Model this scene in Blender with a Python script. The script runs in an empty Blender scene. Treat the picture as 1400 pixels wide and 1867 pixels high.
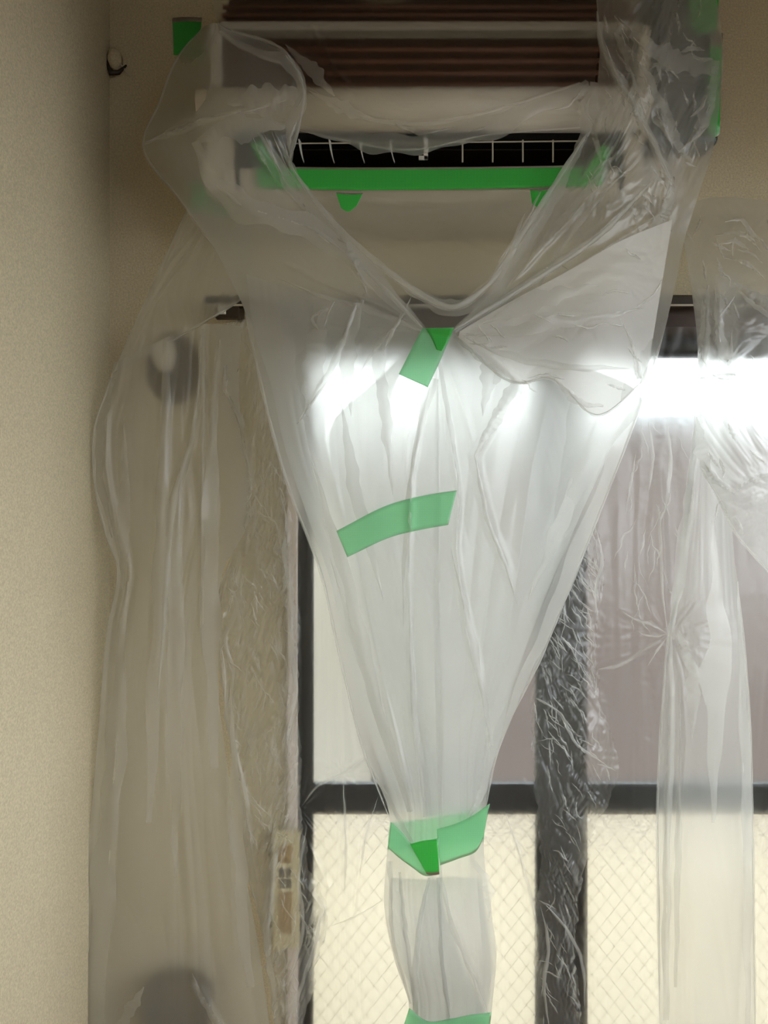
import bpy, bmesh, math, random
import numpy as np
from mathutils import Vector

# ------------------------------------------------------------------ camera, world, light, exposure
sc = bpy.context.scene
C = sc.collection
F_PX, W_PX, H_PX = 1348.0, 1400.0, 1867.0      # focal length in pixels of the 1400x1867 frame
ZC = 1.60                                      # camera height
cam_d = bpy.data.cameras.new('camera'); cam = bpy.data.objects.new('camera', cam_d); C.objects.link(cam)
cam_d.sensor_fit = 'VERTICAL'; cam_d.sensor_height = 36.0
cam_d.lens = F_PX / H_PX * 36.0
cam_d.clip_start = 0.02
cam.location = (0, 0, ZC); cam.rotation_euler = (math.pi / 2, 0, 0)
sc.camera = cam

world = bpy.data.worlds.new('overcast_sky'); sc.world = world; world.use_nodes = True
bg = world.node_tree.nodes['Background']
bg.inputs['Color'].default_value = (0.90, 0.95, 1.0, 1); bg.inputs['Strength'].default_value = 5.5

sc.view_settings.view_transform = 'Standard'; sc.view_settings.look = 'None'
sc.view_settings.exposure = 0.0; sc.view_settings.gamma = 1.0; sc.view_settings.use_curve_mapping = False
sc.cycles.transparent_max_bounces = 9
sc.cycles.max_bounces = 6
sc.cycles.adaptive_threshold = 0.04
sc.cycles.transmission_bounces = 5
sc.cycles.diffuse_bounces = 2
sc.cycles.glossy_bounces = 2
sc.cycles.sample_clamp_indirect = 6.0

WALL_Y = 1.60

# ------------------------------------------------------------------ helpers
def P3(px, py, Y):
    px = np.asarray(px, float); py = np.asarray(py, float); Y = np.asarray(Y, float)
    return np.stack([(px - W_PX / 2) / F_PX * Y, Y + 0 * px, ZC + (H_PX / 2 - py) / F_PX * Y], -1)
def X_(px, Y): return (px - W_PX / 2) / F_PX * Y
def Z_(py, Y): return ZC + (H_PX / 2 - py) / F_PX * Y

def tag(o, label=None, cat=None, group=None, kind=None):
    if label: o['label'] = label
    if cat: o['category'] = cat
    if group: o['group'] = group
    if kind: o['kind'] = kind
    return o
def empty(name, loc=(0, 0, 0)):
    o = bpy.data.objects.new(name, None); C.objects.link(o); o.location = loc; o.empty_display_size = 0.05
    return o
def link(name, me, mat, parent=None, smooth=False):
    o = bpy.data.objects.new(name, me); C.objects.link(o)
    if mat is not None and not me.materials: me.materials.append(mat)
    if smooth and len(me.polygons):
        me.polygons.foreach_set('use_smooth', np.ones(len(me.polygons), bool))
    if parent is not None:
        o.parent = parent
        o.matrix_parent_inverse.identity()
        o.location = o.location - Vector(parent_loc(parent))
    return o
def parent_loc(p):
    v = Vector(p.location)
    while p.parent is not None:
        p = p.parent; v = v + Vector(p.location)
    return v

class MB:
    def __init__(s): s.bm = bmesh.new()
    def box(s, x0, x1, y0, y1, z0, z1, bevel=0.0, seg=2):
        r = bmesh.ops.create_cube(s.bm, size=1.0)
        vs = r['verts']
        for v in vs:
            v.co = Vector((x0 + (v.co.x + .5) * (x1 - x0), y0 + (v.co.y + .5) * (y1 - y0), z0 + (v.co.z + .5) * (z1 - z0)))
        if bevel > 0:
            es = list({e for v in vs for e in v.link_edges})
            bmesh.ops.bevel(s.bm, geom=es, offset=bevel, segments=seg, affect='EDGES', profile=0.5, clamp_overlap=True)
        return s
    def extrude_yz(s, prof, x0, x1, closed=True):
        """profile list of (Y,Z) swept along X"""
        a = [s.bm.verts.new((x0, y, z)) for y, z in prof]; b = [s.bm.verts.new((x1, y, z)) for y, z in prof]
        n = len(prof)
        for i in range(n if closed else n - 1):
            j = (i + 1) % n
            s.bm.faces.new((a[i], a[j], b[j], b[i]))
        if closed:
            s.bm.faces.new(a[::-1]); s.bm.faces.new(b)
        bmesh.ops.recalc_face_normals(s.bm, faces=s.bm.faces)
        return s
    def tube(s, pts, r, seg=8, cap=True):
        pts = [Vector(p) for p in pts]; rings = []
        for i, p in enumerate(pts):
            t = (pts[min(i + 1, len(pts) - 1)] - pts[max(i - 1, 0)]).normalized()
            up = Vector((0, 0, 1)) if abs(t.z) < 0.9 else Vector((0, 1, 0))
            a = t.cross(up).normalized(); b = t.cross(a)
            rr = r[i] if isinstance(r, (list, tuple)) else r
            rings.append([s.bm.verts.new(p + a * math.cos(2 * math.pi * k / seg) * rr + b * math.sin(2 * math.pi * k / seg) * rr) for k in range(seg)])
        for i in range(len(rings) - 1):
            for k in range(seg):
                s.bm.faces.new((rings[i][k], rings[i][(k + 1) % seg], rings[i + 1][(k + 1) % seg], rings[i + 1][k]))
        if cap:
            s.bm.faces.new(rings[0][::-1]); s.bm.faces.new(rings[-1])
        return s
    def lathe(s, c, prof, axis='y', seg=32, sx=1.0, sz=1.0):
        """profile of (radius, offset along axis toward camera)"""
        rings = []
        for r, d in prof:
            ring = []
            for k in range(seg):
                a = 2 * math.pi * k / seg
                if axis == 'y': co = (c[0] + r * sx * math.cos(a), c[1] - d, c[2] + r * sz * math.sin(a))
                else: co = (c[0] + r * sx * math.cos(a), c[1] + r * sz * math.sin(a), c[2] + d)
                ring.append(s.bm.verts.new(co))
            rings.append(ring)
        for i in range(len(rings) - 1):
            for k in range(seg):
                s.bm.faces.new((rings[i][k], rings[i][(k + 1) % seg], rings[i + 1][(k + 1) % seg], rings[i + 1][k]))
        s.bm.faces.new(rings[0][::-1]); s.bm.faces.new(rings[-1])
        return s
    def build(s, name, mat, parent=None, smooth=False, kind=None):
        bmesh.ops.recalc_face_normals(s.bm, faces=s.bm.faces)
        me = bpy.data.meshes.new(name); s.bm.to_mesh(me); s.bm.free()
        o = link(name, me, mat, parent, smooth)
        if kind: o['kind'] = kind
        return o

# ---- numpy noise
def _hash(ix, iy, seed):
    h = (ix.astype(np.int64) * 374761393 + iy.astype(np.int64) * 668265263 + seed * 974634777) & 0xffffffff
    h = ((h ^ (h >> 13)) * 1274126177) & 0xffffffff
    return ((h ^ (h >> 16)) & 0xffff) / 65535.0
def perlin(x, y, seed=0):
    x = np.asarray(x, float); y = np.asarray(y, float)
    ix = np.floor(x); iy = np.floor(y); fx = x - ix; fy = y - iy
    def g(dx, dy):
        a = _hash(ix + dx, iy + dy, seed) * 2 * np.pi
        return np.cos(a) * (fx - dx) + np.sin(a) * (fy - dy)
    u = fx * fx * fx * (fx * (fx * 6 - 15) + 10); v = fy * fy * fy * (fy * (fy * 6 - 15) + 10)
    return ((g(0, 0) * (1 - u) + g(1, 0) * u) * (1 - v) + (g(0, 1) * (1 - u) + g(1, 1) * u) * v) * 1.5
def crumple(x, y, seed=0, octv=4):
    """sharp creased relief, roughly 0..1"""
    wx = x + 0.8 * perlin(x * .6, y * .6, seed + 11); wy = y + 0.8 * perlin(x * .6, y * .6, seed + 12)
    s = 0; a = 1.0; t = 0
    for o in range(octv):
        s = s + a * np.abs(perlin(wx * 1.9 ** o, wy * 1.9 ** o, seed + o)); t += a; a *= 0.52
    return s / t
def sm(a, b, x):
    t = np.clip((x - a) / (b - a), 0, 1); return t * t * (3 - 2 * t)

def poly_dist(px, py, pts):
    """distance to a polyline and relative position 0..1 along it"""
    pts = np.asarray(pts, float); seg = np.hypot(*(pts[1:] - pts[:-1]).T); L = seg.sum(); acc = 0
    best = np.full(px.shape, 1e9); pos = np.zeros(px.shape)
    for i in range(len(pts) - 1):
        a, b = pts[i], pts[i + 1]; d = b - a; l2 = max(d @ d, 1e-9)
        t = np.clip(((px - a[0]) * d[0] + (py - a[1]) * d[1]) / l2, 0, 1)
        ds = np.hypot(px - a[0] - t * d[0], py - a[1] - t * d[1])
        m = ds < best
        best = np.where(m, ds, best); pos = np.where(m, (acc + t * seg[i]) / L, pos); acc += seg[i]
    return best, pos

def herm_weights(knots, q):
    """interpolation matrix of a non-uniform Hermite (finite difference) spline"""
    k = np.asarray(knots, float); n = len(k); E = np.eye(n)
    m = np.zeros((n, n))
    d = (E[1:] - E[:-1]) / (k[1:] - k[:-1])[:, None]
    m[0] = d[0]; m[-1] = d[-1]
    for i in range(1, n - 1):
        h0 = k[i] - k[i - 1]; h1 = k[i + 1] - k[i]
        m[i] = (d[i - 1] * h1 + d[i] * h0) / (h0 + h1)
    i = np.clip(np.searchsorted(k, q, side='right') - 1, 0, n - 2)
    h = (k[i + 1] - k[i]); t = (q - k[i]) / h
    h00 = 2 * t ** 3 - 3 * t ** 2 + 1; h10 = t ** 3 - 2 * t ** 2 + t; h01 = -2 * t ** 3 + 3 * t ** 2; h11 = t ** 3 - t ** 2
    return h00[:, None] * E[i] + (h10 * h)[:, None] * m[i] + h01[:, None] * E[i + 1] + (h11 * h)[:, None] * m[i + 1]
def spline(pts, n):
    p = np.asarray(pts, float); k = np.concatenate([[0], np.cumsum(np.hypot(*(p[1:, :2] - p[:-1, :2]).T))])
    return herm_weights(k, np.linspace(0, k[-1], n)) @ p

class Sheet:
    """a film sheet: control net of (px, py, Y) points, each turned to a real 3D point; relief is added in depth"""
    def __init__(s, net, nu, nv):
        net = np.asarray(net, float)                # rows x cols x 3
        kv = np.maximum.accumulate(net[:, :, 1].mean(1) + np.arange(len(net)) * 1e-3)
        kv = np.concatenate([[0], np.cumsum(np.maximum(np.diff(kv), 12))])
        ku = np.arange(net.shape[1]).astype(float)
        Wv = herm_weights(kv, np.linspace(0, kv[-1], nv)); Wu = herm_weights(ku, np.linspace(0, ku[-1], nu))
        g = np.einsum('ij,jkc->ikc', Wv, net); g = np.einsum('lk,ikc->ilc', Wu, g)
        s.px, s.py, s.Y = g[..., 0], g[..., 1], g[..., 2]
        s.u, s.v = np.meshgrid(np.linspace(0, 1, nu), np.linspace(0, 1, nv))
        s.keep = None
    def ridge(s, pts, w, amp, fade=0.25):
        w *= 1.25; amp *= .85
        d, t = poly_dist(s.px, s.py, pts)
        env = np.minimum(sm(0, fade, t), sm(0, fade, 1 - t)) if fade > 0 else 1
        s.Y -= amp * np.clip(1 - d / w, 0, 1) ** 1.6 * env
        return s
    def knot(s, c, R, amp, n=11, seed=0):
        amp *= .35
        dx, dy = s.px - c[0], s.py - c[1]; r = np.hypot(dx, dy); a = np.arctan2(dy, dx)
        k = np.abs(perlin(a * n / 6.28 * 2 + 50, r / R * 1.2, seed))
        s.Y -= amp * (k * sm(0, .12, r / R) * 2 - .3) * np.exp(-(r / R) ** 2 * 2)
        s.Y -= amp * 1.2 * np.exp(-(r / (R * .12)) ** 2)
        return s
    def depth_at(s, qx, qy):
        qx = np.asarray(qx, float).ravel(); qy = np.asarray(qy, float).ravel()
        out = np.empty(len(qx)); fx, fy, fY = s.px.ravel(), s.py.ravel(), s.Y.ravel()
        for i in range(len(qx)):
            out[i] = fY[np.argmin((fx - qx[i]) ** 2 + (fy - qy[i]) ** 2)]
        return out
    def build(s, name, mat, parent=None):
        nv, nu = s.px.shape
        v = P3(s.px, s.py, s.Y).reshape(-1, 3)
        idx = np.arange(nv * nu).reshape(nv, nu)
        f = np.stack([idx[:-1, :-1], idx[:-1, 1:], idx[1:, 1:], idx[1:, :-1]], -1).reshape(-1, 4)
        return np_mesh(name, v, f, mat, parent)
def run_down(S, name, mat, parent, z_end=.015, rows=14, flare=.05):
    """the sheet goes on below its last row, folds and all, down to the height z_end"""
    px, py, Y = S.px[-1, ::2], S.py[-1, ::2], S.Y[-1, ::2]
    pe = H_PX / 2 + (ZC - z_end) * F_PX / Y; t = np.linspace(0, 1, rows)[:, None]
    X2 = px[None] + (px - px.mean())[None] * flare * t; P2 = py[None] + (pe - py)[None] * t; Y2 = Y[None] + 0 * t
    n = len(px); idx = np.arange(rows * n).reshape(rows, n)
    f = np.stack([idx[:-1, :-1], idx[:-1, 1:], idx[1:, 1:], idx[1:, :-1]], -1).reshape(-1, 4)
    return np_mesh(name, P3(X2, P2, Y2).reshape(-1, 3), f, mat, parent)
def np_mesh(name, v, f, mat, parent=None, smooth=True):
    me = bpy.data.meshes.new(name)
    me.vertices.add(len(v)); me.vertices.foreach_set('co', np.asarray(v, np.float32).ravel())
    me.loops.add(f.size); me.loops.foreach_set('vertex_index', f.astype(np.int32).ravel())
    me.polygons.add(len(f)); me.polygons.foreach_set('loop_start', np.arange(0, f.size, f.shape[1], dtype=np.int32))
    me.update(calc_edges=True); me.validate()
    return link(name, me, mat, parent, smooth)

def roll(name, pts, r, mat, parent, n=120, turn=1.3, wob=0.35, seed=0):
    """rolled film edge: an open curl swept along a polyline of (px,py,Y)"""
    p = spline(pts, n); c = P3(p[:, 0], p[:, 1], p[:, 2])
    t = np.gradient(c, axis=0); t /= np.linalg.norm(t, axis=1)[:, None]
    up = np.array([0, -1.0, 0]); a = np.cross(t, up); a /= np.linalg.norm(a, axis=1)[:, None]; b = np.cross(t, a)
    m = 9; ang = np.linspace(0, 2 * np.pi * turn * 0.75, m)
    rr = r * (1 + wob * perlin(np.arange(n) * 0.13, np.zeros(n), seed))
    ends = np.minimum(1, np.minimum(np.arange(n), np.arange(n)[::-1]) / (0.12 * n)) * .8 + .2
    rr = rr * ends
    v = c[:, None] + (rr[:, None] * np.cos(ang)[None] * (1 - .05 * np.arange(m)))[..., None] * a[:, None] + (rr[:, None] * np.sin(ang)[None] * .7)[..., None] * b[:, None]
    idx = np.arange(n * m).reshape(n, m)
    f = np.stack([idx[:-1, :-1], idx[:-1, 1:], idx[1:, 1:], idx[1:, :-1]], -1).reshape(-1, 4)
    return np_mesh(name, v.reshape(-1, 3), f, mat, parent)

def pleat(S, pts, w, parent, mat, seed=0, off=.0025, n=90, side=0.0, shape=(0, 1, 1, 0)):
    """a pressed fold of the film: a narrow second layer lying on the sheet S along a line"""
    p = spline(pts, n); t = np.gradient(p, axis=0); t /= np.linalg.norm(t, axis=1)[:, None] + 1e-9
    nx = np.stack([-t[:, 1], t[:, 0]], -1); q = np.linspace(0, 1, n)
    ww = w * np.interp(q, np.linspace(0, 1, len(shape)), shape) * (1 + .35 * perlin(q * 7, q * 0 + .3, seed))
    cc = p + nx * (ww * .25 * perlin(q * 9, q * 0 + .7, seed + 3))[:, None]
    m = 4; e = np.linspace(-.5 + side, .5 + side, m)
    g = cc[:, None] + nx[:, None] * (ww[:, None] * e[None])[..., None]
    k = 3; fx, fy, fY = S.px[::k, ::k].ravel(), S.py[::k, ::k].ravel(), S.Y[::k, ::k].ravel()
    Y = np.array([fY[np.argmin((fx - a) ** 2 + (fy - b) ** 2)] for a, b in g.reshape(-1, 2)]).reshape(n, m)
    ker = np.array([1, 2, 3, 2, 1]) / 9.
    Y = np.apply_along_axis(lambda c: np.convolve(np.pad(c, 2, mode='edge'), ker, 'valid'), 0, Y)
    Y = Y - off - .0012 * np.cos(np.pi * e)[None]
    idx = np.arange(n * m).reshape(n, m)
    f = np.stack([idx[:-1, :-1], idx[:-1, 1:], idx[1:, 1:], idx[1:, :-1]], -1).reshape(-1, 4)
    v = P3(g[..., 0], g[..., 1], Y).reshape(-1, 3)
    return (v, f) if parent is None else np_mesh('fold', v, f, mat, parent)
def crease_glints(S, lines, parent, mat, seed=0, off=.003):
    """hazy strips laid on a sheet along crease lines, painting their bright glints: one part"""
    V, Fc, k = [], [], 0
    for i, (pts, w) in enumerate(lines):
        v, f = pleat(S, pts, w, None, None, seed=seed + i, off=off, n=int(max(14, min(60, 7 * len(pts)))), shape=(0, .8, 1, .8, 0))
        V.append(v); Fc.append(f + k); k += len(v)
    o = np_mesh('crease_glints', np.concatenate(V), np.concatenate(Fc), mat, parent); o['kind'] = 'stuff'
    return o
def crackle(S, n, seed, lean, length, w, mask=None, jag=.22):
    rng = np.random.default_rng(seed); nv, nu = S.px.shape; out = []
    while len(out) < n:
        i, j = rng.integers(0, nv), rng.integers(2, nu - 2)
        x, y = S.px[i, j], S.py[i, j]
        if mask is not None and rng.random() > mask(x, y): continue
        a = lean + rng.normal(0, .35); L_ = length * rng.uniform(.35, 1.3); m = max(3, int(L_ / 13)); pts = [(x, y)]
        for _ in range(m):
            aa = a + rng.normal(0, jag); x += 13 * math.sin(aa); y += 13 * math.cos(aa)
            row = S.px[np.argmin(np.abs(S.py[:, nu // 2] - y))]
            if not (row.min() + 4 < x < row.max() - 4): break
            pts.append((x, y))
        if len(pts) < 3: continue
        out.append((pts, w * rng.uniform(.6, 1.5)))
    return out

# ------------------------------------------------------------------ materials
def new_mat(name):
    m = bpy.data.materials.new(name); m.use_nodes = True; nt = m.node_tree; nt.nodes.clear()
    out = nt.nodes.new('ShaderNodeOutputMaterial')
    return m, nt, out
def principled(name, col, rough=0.5, bump=None, metallic=0.0, spec=0.5, var=None):
    m, nt, out = new_mat(name); b = nt.nodes.new('ShaderNodeBsdfPrincipled'); nt.links.new(b.outputs[0], out.inputs[0])
    b.inputs['Base Color'].default_value = (*col, 1); b.inputs['Roughness'].default_value = rough
    b.inputs['Metallic'].default_value = metallic; b.inputs['Specular IOR Level'].default_value = spec
    tc = nt.nodes.new('ShaderNodeTexCoord')
    if var:
        n = nt.nodes.new('ShaderNodeTexNoise'); n.inputs['Scale'].default_value = var[0]; n.inputs['Detail'].default_value = 6
        r = nt.nodes.new('ShaderNodeValToRGB'); k = var[1]
        r.color_ramp.elements[0].position = .3; r.color_ramp.elements[1].position = .7
        r.color_ramp.elements[0].color = (*[c * (1 - k) for c in col], 1); r.color_ramp.elements[1].color = (*[min(1, c * (1 + k)) for c in col], 1)
        nt.links.new(tc.outputs['Object'], n.inputs['Vector']); nt.links.new(n.outputs[0], r.inputs[0]); nt.links.new(r.outputs[0], b.inputs['Base Color'])
    if bump:
        n = nt.nodes.new('ShaderNodeTexNoise'); n.inputs['Scale'].default_value = bump[0]; n.inputs['Detail'].default_value = bump[2] if len(bump) > 2 else 4
        bp = nt.nodes.new('ShaderNodeBump'); bp.inputs['Strength'].default_value = bump[1]; bp.inputs['Distance'].default_value = 0.002
        nt.links.new(tc.outputs['Object'], n.inputs['Vector']); nt.links.new(n.outputs[0], bp.inputs['Height']); nt.links.new(bp.outputs[0], b.inputs['Normal'])
    return m

def film(name, haze, blur, gloss_rough=0.32, col=(0.95, 0.945, 0.895), edge=0.5, rough=0.9, ior=1.06, gior=1.22, bump=0.0, bscale=(60, 60, 60), back=0.6):
    """thin polythene: clear + forward scattering + milky scattering, more of it where the light crosses the sheet at a slant"""
    m, nt, out = new_mat(name); N = nt.nodes.new; L = nt.links.new
    tr = N('ShaderNodeBsdfTransparent'); tr.inputs[0].default_value = (0.98, 0.98, 0.975, 1)
    rf = N('ShaderNodeBsdfRefraction'); rf.inputs['IOR'].default_value = ior; rf.inputs['Roughness'].default_value = rough; rf.inputs[0].default_value = (0.98, 0.98, 0.97, 1)
    mx1 = N('ShaderNodeMixShader'); mx1.inputs[0].default_value = blur; L(tr.outputs[0], mx1.inputs[1]); L(rf.outputs[0], mx1.inputs[2])
    df = N('ShaderNodeBsdfDiffuse'); df.inputs[0].default_value = (*col, 1)
    tl = N('ShaderNodeBsdfTranslucent'); tl.inputs[0].default_value = (*col, 1)
    mx2 = N('ShaderNodeMixShader'); mx2.inputs[0].default_value = back; L(df.outputs[0], mx2.inputs[1]); L(tl.outputs[0], mx2.inputs[2])
    geo = N('ShaderNodeNewGeometry')
    def thin_fresnel(n):                     # same reflectance from both sides of the sheet
        f = N('ShaderNodeFresnel'); mi = N('ShaderNodeMapRange'); mi.inputs['To Min'].default_value = n; mi.inputs['To Max'].default_value = 1 / n
        L(geo.outputs['Backfacing'], mi.inputs['Value']); L(mi.outputs[0], f.inputs['IOR']); return f
    fr = thin_fresnel(1.5)
    mp = N('ShaderNodeMath'); mp.operation = 'MULTIPLY_ADD'; mp.inputs[1].default_value = edge; mp.inputs[2].default_value = haze - 0.04 * edge; mp.use_clamp = True
    L(fr.outputs[0], mp.inputs[0])
    mx3 = N('ShaderNodeMixShader'); L(mp.outputs[0], mx3.inputs[0]); L(mx1.outputs[0], mx3.inputs[1]); L(mx2.outputs[0], mx3.inputs[2])
    gl = N('ShaderNodeBsdfGlossy'); gl.inputs['Roughness'].default_value = gloss_rough
    fg = thin_fresnel(gior)
    mx4 = N('ShaderNodeMixShader'); L(fg.outputs[0], mx4.inputs[0]); L(mx3.outputs[0], mx4.inputs[1]); L(gl.outputs[0], mx4.inputs[2])
    if bump > 0:
        tc = N('ShaderNodeTexCoord'); mp2 = N('ShaderNodeMapping'); mp2.inputs['Scale'].default_value = bscale
        n = N('ShaderNodeTexNoise'); n.inputs['Scale'].default_value = 1.0; n.inputs['Detail'].default_value = 5
        bp = N('ShaderNodeBump'); bp.inputs['Strength'].default_value = bump; bp.inputs['Distance'].default_value = 0.004
        L(tc.outputs['Object'], mp2.inputs[0]); L(mp2.outputs[0], n.inputs['Vector']); L(n.outputs[0], bp.inputs['Height'])
        for s_ in (fr, fg, df, tl, gl): L(bp.outputs[0], s_.inputs['Normal'])
    L(mx4.outputs[0], out.inputs[0])
    return m

M = {}
M['wall'] = principled('cream_wallpaper', (0.63, 0.54, 0.36), 0.85, bump=(520, 0.8, 4), var=(260, 0.16))
M['ceiling'] = principled('ceiling_paper', (0.36, 0.29, 0.20), 0.9)
M['floor'] = principled('wood_floor', (0.25, 0.16, 0.09), 0.45, var=(6, .2))
M['wood'] = principled('dark_wood_trim', (0.055, 0.030, 0.018), 0.4, var=(14, .3))
M['jamb'] = principled('jamb_wood', (0.80, 0.69, 0.62), 0.45)
M['alu'] = principled('bronze_aluminium', (0.018, 0.020, 0.020), 0.38, metallic=0.2)
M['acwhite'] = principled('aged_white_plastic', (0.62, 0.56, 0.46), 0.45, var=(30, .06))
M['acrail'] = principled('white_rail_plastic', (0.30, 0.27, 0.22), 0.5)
M['fin'] = principled('brown_coated_fins', (0.075, 0.035, 0.014), 0.45, metallic=0.3, var=(40, .35))
M['tube'] = principled('tarnished_copper', (0.10, 0.036, 0.014), 0.6)
M['black'] = principled('outlet_black', (0.002, 0.002, 0.003), 0.6)
M['slate'] = principled('dark_slate_wrap', (0.045, 0.060, 0.065), 0.25)
M['brown'] = principled('brown_lacquer', (0.075, 0.05, 0.018), 0.45)
M['dkbrown'] = principled('dark_brown_lacquer', (0.030, 0.018, 0.008), 0.5)
M['pale'] = principled('pale_plastic', (0.62, 0.56, 0.45), 0.5)
M['white'] = principled('runner_white', (0.75, 0.72, 0.66), 0.4)
M['labelcream'] = principled('label_cream', (0.72, 0.62, 0.38), 0.6)
M['labelochre'] = principled('label_ochre', (0.42, 0.27, 0.10), 0.6)
M['labeldark'] = principled('label_dark', (0.09, 0.08, 0.06), 0.6)
M['bldg_pink'] = principled('pinkish_siding', (0.096, 0.072, 0.063), 0.8, var=(0.5, .08))
M['bldg_grey'] = principled('pale_grey_render', (0.225, 0.202, 0.165), 0.8)
M['terrace'] = principled('cream_terrace', (0.285, 0.248, 0.165), 0.8, var=(2, .05))
M['ground'] = principled('grey_ground', (0.20, 0.18, 0.155), 0.9, var=(.3, .15))
M['roofedge'] = principled('roof_edge', (0.16, 0.17, 0.20), 0.6)

def tape_mat(name, col, clear):
    m, nt, out = new_mat(name); N = nt.nodes.new; L = nt.links.new
    df = N('ShaderNodeBsdfDiffuse'); tl = N('ShaderNodeBsdfTranslucent'); gl = N('ShaderNodeBsdfGlossy'); gl.inputs['Roughness'].default_value = .35
    tc = N('ShaderNodeTexCoord')
    w1 = N('ShaderNodeTexWave'); w1.inputs['Scale'].default_value = 260; w1.bands_direction = 'X'; w1.inputs['Distortion'].default_value = 1.5
    w2 = N('ShaderNodeTexWave'); w2.inputs['Scale'].default_value = 260; w2.bands_direction = 'Z'; w2.inputs['Distortion'].default_value = 1.5
    mm = N('ShaderNodeMath'); mm.operation = 'MULTIPLY'
    L(tc.outputs['Object'], w1.inputs[0]); L(tc.outputs['Object'], w2.inputs[0]); L(w1.outputs['Fac'], mm.inputs[0]); L(w2.outputs['Fac'], mm.inputs[1])
    rp = N('ShaderNodeValToRGB'); rp.color_ramp.elements[0].color = (*[c * .85 for c in col], 1); rp.color_ramp.elements[1].color = (*[min(1, c * 1.25) for c in col], 1)
    L(mm.outputs[0], rp.inputs[0]); L(rp.outputs[0], df.inputs[0]); L(rp.outputs[0], tl.inputs[0])
    mx = N('ShaderNodeMixShader'); mx.inputs[0].default_value = .62; L(df.outputs[0], mx.inputs[1]); L(tl.outputs[0], mx.inputs[2])
    fr = N('ShaderNodeFresnel'); fr.inputs[0].default_value = 1.4
    m2 = N('ShaderNodeMixShader'); L(fr.outputs[0], m2.inputs[0]); L(mx.outputs[0], m2.inputs[1]); L(gl.outputs[0], m2.inputs[2])
    tr = N('ShaderNodeBsdfTransparent'); tr.inputs[0].default_value = (*[c ** .6 for c in col], 1)
    m3 = N('ShaderNodeMixShader'); m3.inputs[0].default_value = clear; L(m2.outputs[0], m3.inputs[1]); L(tr.outputs[0], m3.inputs[2])
    L(m3.outputs[0], out.inputs[0])
    return m
M['tape'] = tape_mat('green_cloth_tape', (0.52, 0.98, 0.62), .48)
M['tapebold'] = tape_mat('green_masking_tape', (0.13, 0.84, 0.17), .0)

def glass_mat(name, clear, rough, tint, ior=1.08, diff=0.0, bump=None):
    m, nt, out = new_mat(name); N = nt.nodes.new; L = nt.links.new
    tr = N('ShaderNodeBsdfTransparent'); tr.inputs[0].default_value = (*tint, 1)
    rf = N('ShaderNodeBsdfRefraction'); rf.inputs[0].default_value = (*tint, 1); rf.inputs['Roughness'].default_value = rough; rf.inputs['IOR'].default_value = ior
    tl = N('ShaderNodeBsdfTranslucent'); tl.inputs[0].default_value = (*tint, 1)
    mx = N('ShaderNodeMixShader'); mx.inputs[0].default_value = clear; L(rf.outputs[0], mx.inputs[1]); L(tr.outputs[0], mx.inputs[2])
    md = N('ShaderNodeMixShader'); md.inputs[0].default_value = diff; L(mx.outputs[0], md.inputs[1]); L(tl.outputs[0], md.inputs[2])
    gl = N('ShaderNodeBsdfGlossy'); gl.inputs['Roughness'].default_value = .03
    fr = N('ShaderNodeFresnel'); fr.inputs[0].default_value = 1.3
    m2 = N('ShaderNodeMixShader'); L(fr.outputs[0], m2.inputs[0]); L(md.outputs[0], m2.inputs[1]); L(gl.outputs[0], m2.inputs[2])
    if bump:
        tc = N('ShaderNodeTexCoord'); n = N('ShaderNodeTexVoronoi'); n.inputs['Scale'].default_value = bump[0]
        bp = N('ShaderNodeBump'); bp.inputs['Strength'].default_value = bump[1]; bp.inputs['Distance'].default_value = .003
        L(tc.outputs['Object'], n.inputs['Vector']); L(n.outputs[0], bp.inputs['Height'])
        L(bp.outputs[0], rf.inputs['Normal']); L(bp.outputs[0], tl.inputs['Normal']); L(bp.outputs[0], gl.inputs['Normal'])
    L(m2.outputs[0], out.inputs[0])
    return m
M['glass'] = glass_mat('clear_glass', 0.9, 0.1, (0.93, 0.95, 0.94))
M['pattern'] = glass_mat('patterned_wired_glass', 0.15, 0.25, (0.95, 0.94, 0.90), ior=1.25, diff=0.15, bump=(160, .5))
M['wire'] = principled('glass_wire', (0.35, 0.33, 0.28), .5, metallic=.5)

M['f_cover'] = film('cover_film', haze=0.25, blur=0.8, rough=0.9, ior=1.06, edge=0.9, back=.66, gior=1.42, gloss_rough=.2)
M['f_layer'] = film('cover_inner_film', haze=0.36, blur=0.8, rough=0.9, ior=1.10, edge=0.4, back=.92, col=(.985, .985, .95))
M['f_fold'] = film('folded_film', haze=0.25, blur=0.5, rough=0.8, ior=1.05, edge=0.6, back=.6, gior=1.35, gloss_rough=.2)
M['f_back'] = film('cover_back_film', haze=0.16, blur=0.5, rough=0.7, ior=1.05, edge=0.4, back=.75)
M['f_hood'] = film('hood_film', haze=0.02, blur=0.4, rough=0.5, ior=1.05, edge=0.6, gior=1.3)
M['f_flap'] = film('flap_film', haze=0.43, blur=0.85, rough=0.9, ior=1.12, edge=0.5, back=0.22, col=(.95, .925, .86))
M['f_wall'] = film('wall_film', haze=0.26, blur=0.8, rough=0.9, ior=1.06, edge=0.9, gior=1.35)
M['f_thin'] = film('thin_masking_film', haze=0.02, blur=0.45, rough=0.8, ior=1.06, edge=0.9, gloss_rough=.2, bump=.2, bscale=(70, 70, 30), gior=1.45)
M['f_crinkle'] = film('crinkled_masking_film', haze=0.10, blur=0.45, rough=0.8, ior=1.05, edge=2.2, gloss_rough=.18, gior=1.5, back=.5)
M['f_crinkle2'] = film('crinkled_thin_film', haze=0.05, blur=0.3, rough=0.8, ior=1.05, edge=1.8, gloss_rough=.18, gior=1.5, back=.5)
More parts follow.
